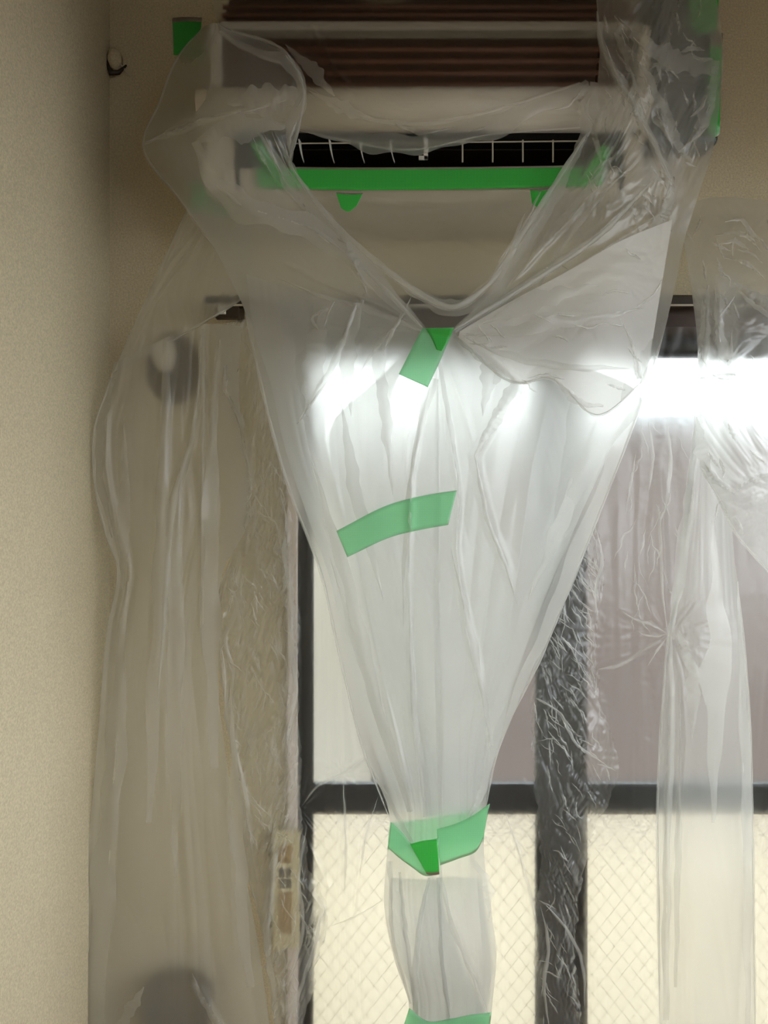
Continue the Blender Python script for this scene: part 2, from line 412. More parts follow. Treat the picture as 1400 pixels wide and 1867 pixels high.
M['f_right'] = film('right_film', haze=0.30, blur=0.8, rough=0.9, ior=1.06, edge=0.9, back=.7, gior=1.42, gloss_rough=.2)
M['f_glint'] = film('crease_glint_film', haze=0.30, blur=0.3, rough=0.6, ior=1.04, edge=0.6, back=.5, gior=1.5, gloss_rough=.2)  # hazier strips of this film stand in for bright glints along creases
M['f_edge'] = film('rolled_film', haze=0.26, blur=0.5, rough=.8, edge=0.5, ior=1.03, gior=1.35)

# ------------------------------------------------------------------ the setting
WY = WALL_Y
XL = X_(200, WY)                       # left wall plane
XR, YB, ZCEIL = 1.42, -2.4, 2.78
OX0, OX1 = X_(543, 1.60), 1.22         # window opening
OZ1, OZ0 = Z_(600, 1.60), 0.02
def struct(o): o['kind'] = 'structure'; return o
struct(MB().box(XL - .1, XR + .1, YB - .1, WY + .18, -.08, 0).build('floor', M['floor']))
struct(MB().box(XL - .1, XR + .1, YB - .1, WY + .18, ZCEIL, ZCEIL + .08).build('ceiling', M['ceiling']))
struct(MB().box(XL - .1, XL, YB - .1, WY + .18, 0, ZCEIL).build('wall_left', M['wall']))
struct(MB().box(XL, XR, YB - .1, YB, 0, ZCEIL).build('wall_back', M['floor']))
m = MB(); m.box(XL, OX0, WY, WY + .16, 0, ZCEIL); m.box(OX1, XR + .1, WY, WY + .16, 0, ZCEIL); m.box(OX0, OX1, WY, WY + .16, OZ1, ZCEIL)
struct(m.build('wall_front', M['wall']))
# right wall with the room's second window (outside the frame, lights the room)
wy0, wy1, wz0, wz1 = -2.30, 1.20, .90, 2.35
m = MB(); m.box(XR, XR + .1, YB - .1, wy0, 0, ZCEIL); m.box(XR, XR + .1, wy1, WY, 0, ZCEIL); m.box(XR, XR + .1, wy0, wy1, 0, wz0); m.box(XR, XR + .1, wy0, wy1, wz1, ZCEIL)
struct(m.build('wall_right', M['wall']))
w2 = struct(empty('window_2', (XR + .05, (wy0 + wy1) / 2, wz0)))
for a, b, c, d in ((wy0, wy1, wz0, wz0 + .04), (wy0, wy1, wz1 - .04, wz1), (wy0, wy0 + .04, wz0, wz1), (wy1 - .04, wy1, wz0, wz1), ((wy0 + wy1) / 2 - .02, (wy0 + wy1) / 2 + .02, wz0, wz1)):
    MB().box(XR + .03, XR + .07, a, b, c, d).build('frame', M['alu'], w2)

# window 1: frame, two sashes, each with upper pane and lower patterned pane
w1 = struct(empty('window_1', ((OX0 + OX1) / 2, WY + .1, OZ0)))
GY = 1.665
def zb(py, Y=GY): return Z_(py, Y)
m = MB(); m.box(OX0, OX0 + .012, WY + .03, WY + .15, OZ0, OZ1); m.build('frame', M['alu'], w1)
m = MB(); m.box(OX1 - .02, OX1, WY + .03, WY + .15, OZ0, OZ1); m.build('frame', M['alu'], w1)
MB().box(OX0, OX1, WY + .03, WY + .15, Z_(632, WY + .03), OZ1, .003).build('head_frame', M['alu'], w1)
MB().box(OX0, OX1, WY + .02, WY + .15, 0, OZ0 + .03, .003).build('sill_frame', M['alu'], w1)
def sash(xa, xb, ya, yb, la, lb):
    """xa..xb outer extents, la/lb stile widths"""
    ztop = Z_(640, ya); zbot = .05
    MB().box(xa, xa + la, ya, yb, zbot, ztop, .004).build('stile', M['alu'], w1)
    MB().box(xb - lb, xb, ya, yb, zbot, ztop, .004).build('stile', M['alu'], w1)
    MB().box(xa + la, xb - lb, ya + .003, yb - .003, ztop - .012, ztop, .003).build('rail', M['alu'], w1)
    MB().box(xa + la, xb - lb, ya + .003, yb - .003, Z_(1487, ya), Z_(1432, ya), .004).build('rail', M['alu'], w1)
    MB().box(xa + la, xb - lb, ya + .003, yb - .003, zbot, zbot + .07, .004).build('rail', M['alu'], w1)
    gy = (ya + yb) / 2
    MB().box(xa + la - .004, xb - lb + .004, gy - .002, gy + .002, Z_(1437, ya), ztop - .01).build('pane', M['glass'], w1)
    pl = MB().box(xa + la - .004, xb - lb + .004, gy - .002, gy + .002, zbot + .065, Z_(1484, ya)).build('pane', M['pattern'], w1)
    pl['label'] = 'patterned wired glass pane'
    # diamond wire inside the lower pane
    mw = MB(); x0, x1, z0, z1 = xa + la, xb - lb, zbot + .07, Z_(1487, ya); st = .034; sl = 1.25
    k = x0 - (z1 - z0) / sl
    def seg(c, sgn):
        pts = []
        for z in (z0, z1): pts.append((c + sgn * (z - z0) / sl, z))
        (xa_, za_), (xb_, zb_) = pts
        def clip(xa_, za_, xb_, zb_):
            d = xb_ - xa_; t0, t1 = 0, 1
            lo, hi = (x0 - xa_) / d, (x1 - xa_) / d
            if lo > hi: lo, hi = hi, lo
            return max(t0, lo), min(t1, hi)
        t0, t1 = clip(xa_, za_, xb_, zb_)
        if t1 - t0 > .01:
            mw.tube([(xa_ + (xb_ - xa_) * t, gy - .0035, za_ + (zb_ - za_) * t) for t in (t0, t1)], .0004, 4)
    span = (z1 - z0) / sl; c = x0 - span
    while c < x1 + span:
        seg(c, 1); seg(c, -1); c += st
    mw.build('wire_mesh', M['wire'], w1, kind='stuff')
Ya, Yb2 = 1.635, 1.675
sash(X_(543, Ya), X_(1030, Ya), Ya, Ya + .03, X_(570, Ya) - X_(543, Ya), X_(1030, Ya) - X_(979, Ya))
sash(X_(1000, Yb2), 1.20, Yb2, Yb2 + .03, X_(1072, Yb2) - X_(1000, Yb2), .05)
# interior trim
MB().box(OX0 - .035, OX1 + .03, WY - .030, WY + .03, Z_(602, WY - .03), Z_(537, WY - .03), .003).build('trim_1', M['wood'])['kind'] = 'structure'
MB().box(X_(524, WY), OX0, WY - .012, WY + .03, 0, Z_(602, WY - .03), .003).build('trim_2', M['jamb'])['kind'] = 'structure'

# outside
MB().box(-40, 40, WY + .25, 60, -3.3, -3.2).build('ground', M['ground'])['kind'] = 'structure'
MB().box(XR + .12, 40, -40, WY + .25, -3.3, -3.2).build('ground', M['ground'])['kind'] = 'structure'
MB().box(-3.5, 6.5, WY + .20, 4.4, -.35, -.22).build('terrace_ground', M['terrace'])['kind'] = 'structure'
b = empty('building', (1.6, 6.2, -3)); tag(b, 'pinkish grey building across from the window beyond the terrace', 'building')
MB().box(-.05, 7.5, 6.0, 9.0, -3, 2.36).build('wall', M['bldg_pink'], b)
MB().box(-.1, 7.6, 5.9, 9.1, 2.36, 2.43).build('roof_edge', M['roofedge'], b)
b = empty('building', (-2, 5.6, -3)); tag(b, 'pale grey rendered building beside the pinkish one, seen through left pane', 'building')
MB().box(-4.5, -.1, 5.4, 9.0, -3, 2.10).build('wall', M['bldg_grey'], b)
MB().box(-4.6, -.07, 5.3, 9.1, 2.10, 2.17).build('roof_edge', M['roofedge'], b)

# ------------------------------------------------------------------ curtain rail, wall fittings
YR = 1.545
r = empty('curtain_rail', (0.3, YR, Z_(550, YR))); tag(r, 'dark brown curtain rail running above the window', 'curtain rail')
MB().box(X_(372, YR), 1.35, YR - .012, YR + .012, Z_(560, YR), Z_(541, YR), .002).build('rail', M['dkbrown'], r)
MB().box(X_(372, YR), 1.35, YR - .014, YR - .011, Z_(561, YR), Z_(558, YR)).build('lip', M['pale'], r)
MB().box(X_(393, YR), X_(437, YR), YR - .010, YR + .012, Z_(581, YR), Z_(560, YR), .002).build('bracket', M['dkbrown'], r)
MB().box(X_(425, YR), X_(437, YR), YR + .010, WY - .001, Z_(575, YR), Z_(548, YR), .002).build('bracket_arm', M['dkbrown'], r)
k = MB().box(X_(398, YR - .012), X_(412, YR - .012), YR - .020, YR - .009, Z_(576, YR), Z_(562, YR), .002).build('runner', M['white'], r)
MB().lathe((X_(405, YR - .02), YR - .019, Z_(569, YR)), [(.0025, 0), (.0025, .0015)], seg=12).build('runner_eye', M['dkbrown'], k)

h = empty('wall_hook', (X_(207, WY), WY, Z_(125, WY))); tag(h, 'small beige hook with dark gap on the upper left wall corner', 'hook')
cx, cz = X_(211, WY), Z_(112, WY)
MB().lathe((cx, WY, cz), [(.016, 0), (.015, .012), (.010, .022), (.004, .026)], seg=20, sx=1.0, sz=1.5).build('cap', M['wall'], h, True)
MB().tube([(X_(196, WY) + .004, WY - .012, Z_(108, WY)), (X_(197, WY) + .004, WY - .014, Z_(128, WY)), (X_(206, WY), WY - .014, Z_(140, WY)), (X_(220, WY), WY - .012, Z_(138, WY)), (X_(232, WY), WY - .006, Z_(122, WY))], [.003, .005, .006, .005, .002], 8).build('hook', M['dkbrown'], h, True)
MB().tube([(X_(222, WY), WY - .012, Z_(122, WY)), (X_(240, WY), WY - .004, Z_(142, WY))], .0012, 6).build('pin', M['pale'], h)

k = empty('wall_fitting', (X_(315, 1.58), WY, Z_(680, 1.58))); tag(k, 'pale rounded knob with its shadow ring built as a dark oval behind the left film', 'wall fitting')
MB().lathe((X_(316, WY), WY, Z_(672, WY)), [(.070, 0), (.070, .008), (.060, .012)], seg=32, sx=.8, sz=1.1).build('shadow_ring', M['brown'], k, True)  # dark oval disc stands in for the shadow ring round the knob
MB().lathe((X_(308, WY), WY - .012, Z_(652, WY)), [(.020, 0), (.026, .012), (.028, .026), (.022, .040), (.008, .046)], seg=24, sx=.95, sz=1.35).build('knob', M['pale'], k, True)

lb = empty('window_label', (X_(520, 1.57), 1.575, Z_(1700, 1.57))); tag(lb, 'cream and ochre strip with dark grid marks on the window jamb', 'label')
def lbox(x0, x1, y0, y1, mat, nm, d=0.0):
    MB().box(X_(x0, 1.575), X_(x1, 1.575), 1.572 - d, 1.585, Z_(y1, 1.575), Z_(y0, 1.575), .001).build(nm, mat, lb)
lbox(497, 545, 1515, 1730, M['labelcream'], 'backing')
lbox(508, 534, 1540, 1572, M['labelochre'], 'panel', .002); lbox(509, 532, 1626, 1700, M['labelochre'], 'panel', .002)
for yy in (1582, 1602):
    for xx in (510, 522): lbox(xx, xx + 9, yy, yy + 16, M['labeldark'], 'grid_mark', .002)

# brown rounded-top post near the lower left corner
pst = empty('brown_post', (X_(322, 1.56), 1.56, 0)); tag(pst, 'brown rounded-top wooden post standing under the film at lower left', 'post')
def arch(name, x0, x1, ytop, y, th, mat, n=14):
    bm = bmesh.new(); xa, xb = X_(x0, y), X_(x1, y); zt = Z_(ytop, y); rr = (xb - xa) / 2; hh = rr * .45
    prof = [(xa, 0)] + [((xa + xb) / 2 - rr * math.cos(math.pi * i / n), zt - hh + hh * math.sin(math.pi * i / n)) for i in range(n + 1)] + [(xb, 0)]
    a = [bm.verts.new((x, y - th / 2, z)) for x, z in prof]; b_ = [bm.verts.new((x, y + th / 2, z)) for x, z in prof]
    bm.faces.new(a); bm.faces.new(b_[::-1])
    for i in range(len(prof)):
        j = (i + 1) % len(prof); bm.faces.new((a[i], b_[i], b_[j], a[j]))
    bmesh.ops.recalc_face_normals(bm, faces=bm.faces)
    me = bpy.data.meshes.new(name); bm.to_mesh(me); bm.free()
    return link(name, me, mat, pst)
arch('back_panel', 262, 384, 1778, 1.548, .03, M['brown'])
arch('front_panel', 286, 360, 1790, 1.523, .02, M['brown'])
MB().box(X_(284, 1.52), X_(289, 1.52), 1.511, 1.533, 0, Z_(1805, 1.53)).build('edge_strip', M['dkbrown'], pst)
MB().box(X_(358, 1.52), X_(365, 1.52), 1.511, 1.533, 0, Z_(1812, 1.53)).build('edge_strip', M['dkbrown'], pst)

# ------------------------------------------------------------------ air conditioner
AY = 1.36
def ax(px): return X_(px, AY)
def az(py): return Z_(py, AY)
ac = empty('air_conditioner', (ax(770), WY, az(345)))
tag(ac, 'wall air conditioner with its front cover removed, brown fins and dark outlet showing', 'air conditioner')
AL, AR = 392, 1172
# rear chassis
MB().box(ax(365), ax(1310), 1.50, WY, az(300), az(-95), .006).build('chassis', M['acwhite'], ac)
# heat exchanger fins : lower block upright, upper block leaning back
def fins(y0, y1, z0, z1, name, dy=.03):
    m = MB(); n = 260; xa, xb = ax(AL + 8), ax(AR - 4); v = m.bm.verts
    for i in range(n):
        x = xa + (xb - xa) * (i + .5) / n; t = .0007
        q = [(y0, z0), (y1, z1), (y1 + dy, z1), (y0 + dy, z0)]
        a = [v.new((x - t, y, z)) for y, z in q]; b_ = [v.new((x + t, y, z)) for y, z in q]
        m.bm.faces.new(a); m.bm.faces.new(b_[::-1])
        for k in range(4): m.bm.faces.new((a[k], b_[k], b_[(k + 1) % 4], a[(k + 1) % 4]))
    return m.build(name, M['fin'], ac, kind='stuff')
fins(1.385, 1.380, az(165), az(58), 'fins'); fins(1.380, 1.46, az(42), az(-88), 'fins')
MB().box(ax(AL), ax(AR), 1.43, 1.50, az(240), az(30)).build('coil_backing', M['dkbrown'], ac)
for py in (78, 100, 122, 144):
    MB().tube([(ax(AL + 2), 1.380, az(py)), (ax(AR), 1.380, az(py))], .0055, 8).build('coil_tube', M['tube'], ac, True)
for py, yy in ((24, 1.386), (0, 1.401), (-26, 1.417)):
    MB().tube([(ax(AL + 2), yy, az(py)), (ax(AR), yy, az(py))], .0042, 8).build('coil_tube', M['tube'], ac, True)
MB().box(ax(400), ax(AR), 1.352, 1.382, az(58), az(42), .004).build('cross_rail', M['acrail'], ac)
for (a, b_) in ((380, 400), (AR - 6, AR + 16)):
    MB().box(ax(a), ax(b_), 1.365, 1.50, az(240), az(40), .004).build('end_frame', M['acwhite'], ac)
# drain tray : curved nose
pr = [(1.43, az(160)), (1.375, az(157)), (1.350, az(163)), (1.336, az(178)), (1.333, az(196)), (1.340, az(214)), (1.356, az(230)), (1.385, az(238)), (1.43, az(238))]
MB().extrude_yz(pr, ax(362), ax(1180)).build('drain_tray', M['acwhite'], ac, True)
# air outlet cavity
pr = [(1.365, az(240)), (1.50, az(236)), (1.50, az(330)), (1.375, az(306))]
MB().extrude_yz(pr, ax(432), ax(1135), closed=False).build('outlet_duct', M['black'], ac)
for x0 in (432, 1135): MB().box(ax(x0) - .004, ax(x0) + .004, 1.366, 1.50, az(345), az(238)).build('duct_side', M['black'], ac)
# lower lip and belly of the housing
pr = [(1.368, az(303)), (1.366, az(345)), (1.40, az(352)), (WY, az(352)), (WY, az(330)), (1.50, az(330)), (1.375, az(310))]
MB().extrude_yz(pr, ax(405), ax(1160)).build('lower_lip', M['acwhite'], ac)
for (xa, xb) in ((365, 430), (1137, 1180)):
    MB().box(ax(xa), ax(xb), 1.372, 1.50, az(340), az(236), .008).build('cheek', M['acwhite'], ac)
# vanes: four curved leaves on one side, four guard wires on the other
YV = 1.392
def vx(px): return X_(px, YV)
def vz(py): return Z_(py, YV)
for px in (490, 545, 600, 655, 710):
    m = MB(); n = 8; v = m.bm.verts
    pts = [(vx(px) + .010 * (i / n - .0) ** 2 - .002, vz(240 + 56 * i / n), .013 * (1 - .65 * i / n)) for i in range(n + 1)]
    L1 = [v.new((x, YV - d * .4, z)) for x, z, d in pts]; R1 = [v.new((x + .0035 * (1 - .7 * i / n), YV + d, z)) for i, (x, z, d) in enumerate(pts)]
    L2 = [v.new((x + .0022, YV - d * .4, z)) for x, z, d in pts]; R2 = [v.new((x + .0060 * (1 - .6 * i / n), YV + d, z)) for i, (x, z, d) in enumerate(pts)]
    for i in range(n):
        for A, B in ((L1, R1), (R2, L2), (L2, L1), (R1, R2)): m.bm.faces.new((A[i], A[i + 1], B[i + 1], B[i]))
    m.build('vane', M['white'], ac, True)
for px in (843, 898, 953, 1008, 1062):
    MB().tube([(vx(px), YV, vz(236)), (vx(px), YV, vz(296))], .0016, 6).build('guard_wire', M['acwhite'], ac)
MB().tube([(vx(480), YV, vz(262)), (vx(770), YV, vz(260)), (vx(1090), YV, vz(257))], .0014, 6).build('tie_bar', M['acwhite'], ac)
mk = MB(); mk.box(vx(772), vx(780), YV - .006, YV - .002, vz(294), vz(240), .001); mk.box(vx(763), vx(780), YV - .006, YV - .002, vz(294), vz(286), .001)
mk.build('hook_clip', M['white'], ac)
# electrical box on the side, wrapped
MB().box(X_(1180, 1.44), X_(1312, 1.44), 1.44, 1.50, Z_(262, 1.44), Z_(-70, 1.44), .012, 3).build('electrical_box', M['slate'], ac)

# ------------------------------------------------------------------ the cleaning cover
cover = empty('cleaning_cover', (ax(790), 1.30, 0.9))
tag(cover, 'translucent plastic cleaning cover hung round the air conditioner, narrowing to a taped funnel', 'plastic cover')
rows_out = [(372, 48), (325, 105), (290, 190), (262, 262), (330, 365), (392, 455), (425, 520), (447, 570), (465, 650), (490, 760), (530, 900), (582, 1035),
            (620, 1200), (662, 1365), (711, 1495), (705, 1560), (701, 1660), (722, 1760), (745, 1830), (735, 1900)]
rows_mid = [(392, 42), (405, 105), (400, 180), (385, 255), (420, 340), (485, 430), (550, 510), (600, 575), (625, 650), (640, 760), (655, 900), (682, 1035),
            (705, 1200), (735, 1365), (756, 1495), (752, 1560), (752, 1660), (765, 1760), (778, 1832), (772, 1900)]
rows_in = [(412, 50), (522, 98), (553, 165), (543, 235), (527, 300), (596, 405), (690, 497), (770, 597), (792, 650), (800, 760), (802, 900), (802, 1035),
           (804, 1200), (808, 1365), (806, 1495), (806, 1560), (806, 1660), (810, 1760), (820, 1832), (818, 1900)]
Yo = [1.44, 1.44, 1.44, 1.43, 1.42, 1.40, 1.37, 1.34, 1.32, 1.315, 1.315, 1.31, 1.305, 1.30, 1.285, 1.285, 1.285, 1.285, 1.285, 1.285]
Ym = [1.33, 1.325, 1.315, 1.30, 1.30, 1.30, 1.29, 1.28, 1.27, 1.268, 1.265, 1.262, 1.262, 1.26, 1.258, 1.252, 1.25, 1.25, 1.255, 1.25]
Yi = [1.33, 1.32, 1.31, 1.315, 1.33, 1.31, 1.28, 1.255, 1.255, 1.252, 1.250, 1.248, 1.248, 1.248, 1.25, 1.243, 1.24, 1.243, 1.25, 1.245]
net = [[(*o, a), (*m_, b_), (*i, c)] for o, m_, i, a, b_, c in zip(rows_out, rows_mid, rows_in, Yo, Ym, Yi)]
SL = Sheet(net, 150, 500)
def funnel_pleats(S, seed, amp, fu):
    a = amp * (0.15 + .85 * sm(560, 800, S.py)) * (1 - .35 * sm(1250, 1500, S.py))
    n = crumple(S.u * fu, S.v * 2.2, seed, 2)
    S.Y -= a * (n - .25) * np.sin(np.pi * np.clip(S.u, 0, 1)) ** .5
    S.Y -= .0020 * (crumple(S.px / 70, S.py / 110, seed + 5, 3) - .3)
funnel_pleats(SL, 3, .016, 2.6)
for pts, w, amp in [
    ([(355, 262), (385, 330), (440, 375), (560, 412), (655, 485), (740, 560)], 15, .010),
    ([(465, 240), (520, 315), (600, 415), (690, 500)], 7, .005), ([(490, 238), (540, 325), (620, 425)], 6, .005), ([(440, 240), (505, 330), (590, 420)], 6, .004),
    ([(540, 330), (600, 395), (640, 465), (668, 535)], 9, .007), ([(400, 60), (460, 95), (520, 112), (548, 160)], 9, .006),
    ([(262, 262), (330, 235), (400, 210), (480, 190)], 10, .008), ([(545, 110), (530, 160), (470, 200)], 8, .004),
    ([(528, 795), (565, 735), (610, 660), (650, 540), (745, 570)], 8, .007), ([(690, 640), (700, 740), (716, 905)], 9, .006), ([(600, 640), (592, 800), (640, 1000)], 12, .006),
    ([(790, 690), (766, 780), (750, 870), (744, 1050), (752, 1300), (770, 1490)], 8, .009), ([(775, 700), (742, 800), (735, 1000)], 7, .005),
    ([(560, 800), (620, 1000), (680, 1250), (745, 1480)], 14, .008), ([(650, 1000), (690, 1200), (760, 1500)], 10, .006),
    ([(782, 1600), (760, 1700), (755, 1860)], 7, .006), ([(730, 1590), (742, 1720), (760, 1850)], 8, .006), ([(715, 1570), (716, 1700), (750, 1830)], 6, .004),
    ([(712, 560), (640, 640), (560, 760)], 9, .004), ([(745, 575), (700, 620), (690, 700)], 8, .005), ([(460, 560), (560, 545), (620, 520)], 10, .004),
    ([(770, 600), (700, 560), (600, 520), (500, 470)], 7, .006), ([(770, 605), (680, 600), (560, 590)], 8, .005)]:
    SL.ridge(pts, w, amp)
SL.build('front_sheet', M['f_cover'], cover)
run_down(SL, 'lower_sheet', M['f_cover'], cover, z_end=.32)

ri = [(1086, -12), (1093, 80), (1088, 165), (1078, 232), (1036, 310), (962, 425), (905, 527), (828, 598), (806, 650), (794, 760), (792, 900), (790, 1035),
      (792, 1200), (796, 1365), (800, 1495), (800, 1560), (800, 1660), (804, 1760), (812, 1832), (812, 1900)]
rm = [(1190, -12), (1200, 75), (1190, 165), (1180, 245), (1140, 335), (1090, 435), (1050, 520), (1020, 590), (990, 650), (965, 760), (940, 900), (915, 1035),
      (885, 1200), (852, 1365), (846, 1490), (842, 1560), (850, 1660), (858, 1760), (858, 1832), (852, 1900)]
ro = [(1305, -12), (1318, 95), (1312, 190), (1300, 270), (1275, 350), (1247, 440), (1233, 510), (1218, 575), (1200, 640), (1165, 745), (1110, 890), (1052, 1035),
      (985, 1200), (908, 1365), (885, 1475), (882, 1550), (896, 1660), (905, 1750), (897, 1835), (890, 1900)]
net = [[(*i, c), (*m_, b_), (*o, a)] for o, m_, i, a, b_, c in zip(ro, rm, ri, Yo, Ym, Yi)]
for j, q in enumerate(net[:6]):
    q[2] = (q[2][0], q[2][1], 1.40); q[1] = (q[1][0], q[1][1], 1.30)
    if j < 4: q[0] = (q[0][0], q[0][1], 1.315)
SR = Sheet(net, 170, 500)
funnel_pleats(SR, 23, .016, 2.6)
mk_ = sm(470, 300, SR.py)
SR.Y -= mk_ * .040 * (crumple(SR.px / 62 + SR.py / 160, SR.py / 120, 61, 4) - .25) * np.sin(np.pi * SR.u) ** .4
for pts, w, amp in [
    ([(1092, 60), (1130, 150), (1190, 260), (1226, 335), (1215, 390)], 12, .016), ([(1150, 90), (1200, 200), (1232, 272)], 8, .010), ([(1160, 85), (1230, 140), (1310, 135)], 9, .009),
    ([(1195, 150), (1215, 250), (1260, 300)], 9, .010), ([(1300, 140), (1285, 220), (1235, 290)], 9, .009), ([(1180, 240), (1220, 330), (1205, 400), (1120, 450)], 9, .009),
    ([(830, 608), (1000, 520), (1140, 430), (1232, 370)], 8, .010), ([(830, 602), (950, 520), (1085, 430), (1190, 330)], 8, .010), ([(835, 615), (905, 592), (1010, 553), (1140, 470), (1222, 410)], 6, .007),
    ([(880, 545), (960, 430), (1032, 322)], 9, .009), ([(900, 555), (1000, 440), (1130, 300), (1200, 240)], 10, .009), ([(930, 520), (1020, 400), (1090, 320), (1150, 240)], 9, .007),
    ([(1080, 230), (1110, 300), (1040, 400), (935, 500)], 8, .006), ([(1170, 280), (1120, 330), (1085, 350)], 7, .006),
    ([(945, 698), (900, 770), (866, 830), (890, 950), (925, 1040), (944, 1105)], 12, .014), ([(828, 612), (870, 650), (945, 695)], 9, .008),
    ([(800, 660), (816, 760), (836, 900), (832, 1000), (850, 1150), (890, 1330)], 8, .009), ([(822, 1000), (870, 1200), (895, 1350)], 9, .007), ([(815, 660), (850, 760), (870, 830)], 9, .006),
    ([(1000, 720), (970, 850), (950, 1000), (920, 1200)], 16, .008), ([(1130, 760), (1060, 930), (1000, 1080), (940, 1230)], 14, .008), ([(1190, 690), (1150, 600), (1120, 560)], 9, .006),
    ([(803, 1600), (818, 1660), (860, 1770), (890, 1850)], 8, .008), ([(800, 1600), (806, 1750), (820, 1867)], 7, .006), ([(868, 1570), (872, 1640), (880, 1750)], 8, .005)]:
    SR.ridge(pts, w, amp)
SR.build('front_sheet', M['f_cover'], cover)
run_down(SR, 'lower_sheet', M['f_cover'], cover, z_end=.32)

crease_glints(SR, [([(1100, 70), (1125, 140), (1160, 200), (1190, 262)], 8), ([(1145, 110), (1160, 160), (1180, 215)], 6), ([(1160, 95), (1185, 170), (1205, 220)], 5), ([(1190, 200), (1215, 240), (1228, 275)], 7), ([(1240, 95), (1262, 88), (1285, 92)], 9), ([(1262, 105), (1285, 110), (1300, 108)], 6), ([(1255, 215), (1275, 200), (1290, 175)], 6),
             ([(1180, 130), (1196, 118), (1206, 150)], 7), ([(1185, 300), (1205, 330), (1222, 345), (1215, 380)], 7), ([(1215, 300), (1222, 330), (1210, 372)], 5), ([(1235, 280), (1262, 255), (1290, 230)], 5), ([(1120, 285), (1095, 300), (1075, 330)], 6), ([(1080, 170), (1070, 200), (1082, 228)], 8), ([(1062, 160), (1030, 195), (1010, 200)], 6),
             ([(990, 340), (960, 400), (930, 450)], 6), ([(960, 380), (935, 440), (905, 480)], 6), ([(895, 515), (912, 480), (930, 450)], 8), ([(1120, 500), (1150, 490), (1175, 500)], 5), ([(1050, 520), (1090, 495), (1120, 480)], 5)]
         + crackle(SR, 50, 35, .5, 40, 4, lambda x, y: 1 if x > 1090 and 20 < y < 400 else (.25 if y < 560 else 0)), cover, M['f_glint'], 5000)
crease_glints(SL, [([(520, 100), (545, 135), (553, 170), (540, 200)], 7), ([(545, 215), (528, 250), (530, 290)], 9), ([(480, 240), (500, 290), (525, 340)], 4), ([(495, 240), (520, 300), (548, 350)], 4), ([(512, 245), (535, 310), (570, 370)], 4), ([(640, 470), (655, 500), (690, 540)], 7), ([(600, 560), (570, 580), (585, 610)], 6), ([(612, 545), (598, 570), (590, 600)], 5), ([(750, 540), (735, 570), (715, 605), (700, 640)], 7),
             ([(262, 262), (300, 245), (345, 232)], 7), ([(420, 210), (470, 198), (530, 180)], 5), ([(560, 395), (600, 425), (640, 450)], 6), ([(530, 790), (560, 745), (600, 690)], 5)], cover, M['f_glint'], 6000)
# back of the bag, taped to the lower lip
bn = [[(428, 338, 1.372), (600, 343, 1.362), (770, 345, 1.360), (950, 343, 1.362), (1135, 338, 1.372)],
      [(432, 430, 1.42), (600, 430, 1.43), (780, 430, 1.435), (960, 430, 1.43), (1180, 430, 1.42)],
      [(440, 520, 1.41), (610, 520, 1.43), (790, 520, 1.44), (980, 520, 1.43), (1225, 520, 1.41)]]
for k in range(7, 20):
    l, r_ = rows_out[k], ro[k]; y = Yo[k]; dd = [0, .055, .075, .055, 0] if k < 14 else [0, .04, .055, .04, 0]
    bn.append([(l[0] + (r_[0] - l[0]) * q, l[1] + (r_[1] - l[1]) * q, y + d_) for q, d_ in zip((0, .25, .5, .75, 1), dd)])
SB = Sheet(bn, 150, 420)
SB.Y += (crumple(SB.u * 7, SB.v * 3, 91, 3) - .25) * .022 * sm(500, 800, SB.py) * np.sin(np.pi * SB.u)
SB.Y += (crumple(SB.px / 160, SB.py / 60, 95, 3) - .25) * .008 * sm(640, 420, SB.py)
for pts, w, amp in [([(560, 352), (700, 372), (900, 385)], 9, .005), ([(480, 360), (620, 420), (760, 500)], 12, .004), ([(1100, 350), (980, 420), (860, 520)], 12, .005)]:
    SB.ridge(pts, w, amp)
SB.build('back_sheet', M['f_back'], cover)
run_down(SB, 'lower_sheet', M['f_back'], cover, z_end=.32)

def layer(Lp, Rp, depth, seed, nu=110, nv=300):
    net = [[(a[0] + (b_[0] - a[0]) * q, a[1] + (b_[1] - a[1]) * q, depth + .012 * (1 - math.sin(math.pi * q))) for q in (0, .33, .67, 1)] for a, b_ in zip(Lp, Rp)]
    S = Sheet(net, nu, nv); S.Y -= .010 * (crumple(S.u * 2.6, S.v * 2.0, seed, 2) - .25); S.build('gathered_layer', M['f_layer'], cover); return S
layer([(776, 606), (690, 690), (610, 765), (604, 850), (640, 1000), (672, 1130), (706, 1280), (765, 1485)], [(828, 608), (945, 702), (900, 765), (867, 830), (893, 950), (926, 1040), (930, 1250), (872, 1485)], 1.275, 401)
layer([(800, 606), (790, 690), (768, 780), (752, 870), (744, 1050), (746, 1150), (754, 1300), (778, 1490)], [(832, 606), (1150, 705), (1112, 820), (1062, 930), (985, 1110), (952, 1200), (905, 1350), (872, 1480)], 1.282, 411)
layer([(449, 500), (462, 600), (492, 695), (515, 800), (560, 940), (600, 1050), (630, 1180), (676, 1345), (722, 1480)], [(766, 596), (778, 625), (730, 680), (708, 760), (716, 905), (744, 1050), (752, 1150), (778, 1300), (802, 1490)], 1.289, 421)
layer([(712, 1600), (712, 1650), (720, 1720), (742, 1790), (752, 1830), (750, 1890)], [(800, 1605), (808, 1650), (830, 1720), (858, 1790), (878, 1830), (884, 1890)], 1.262, 441, 60, 120)
layer([(782, 1600), (768, 1650), (760, 1720), (758, 1790), (762, 1830), (770, 1890)], [(876, 1600), (884, 1650), (893, 1720), (895, 1790), (888, 1830), (880, 1890)], 1.268, 451, 60, 120)
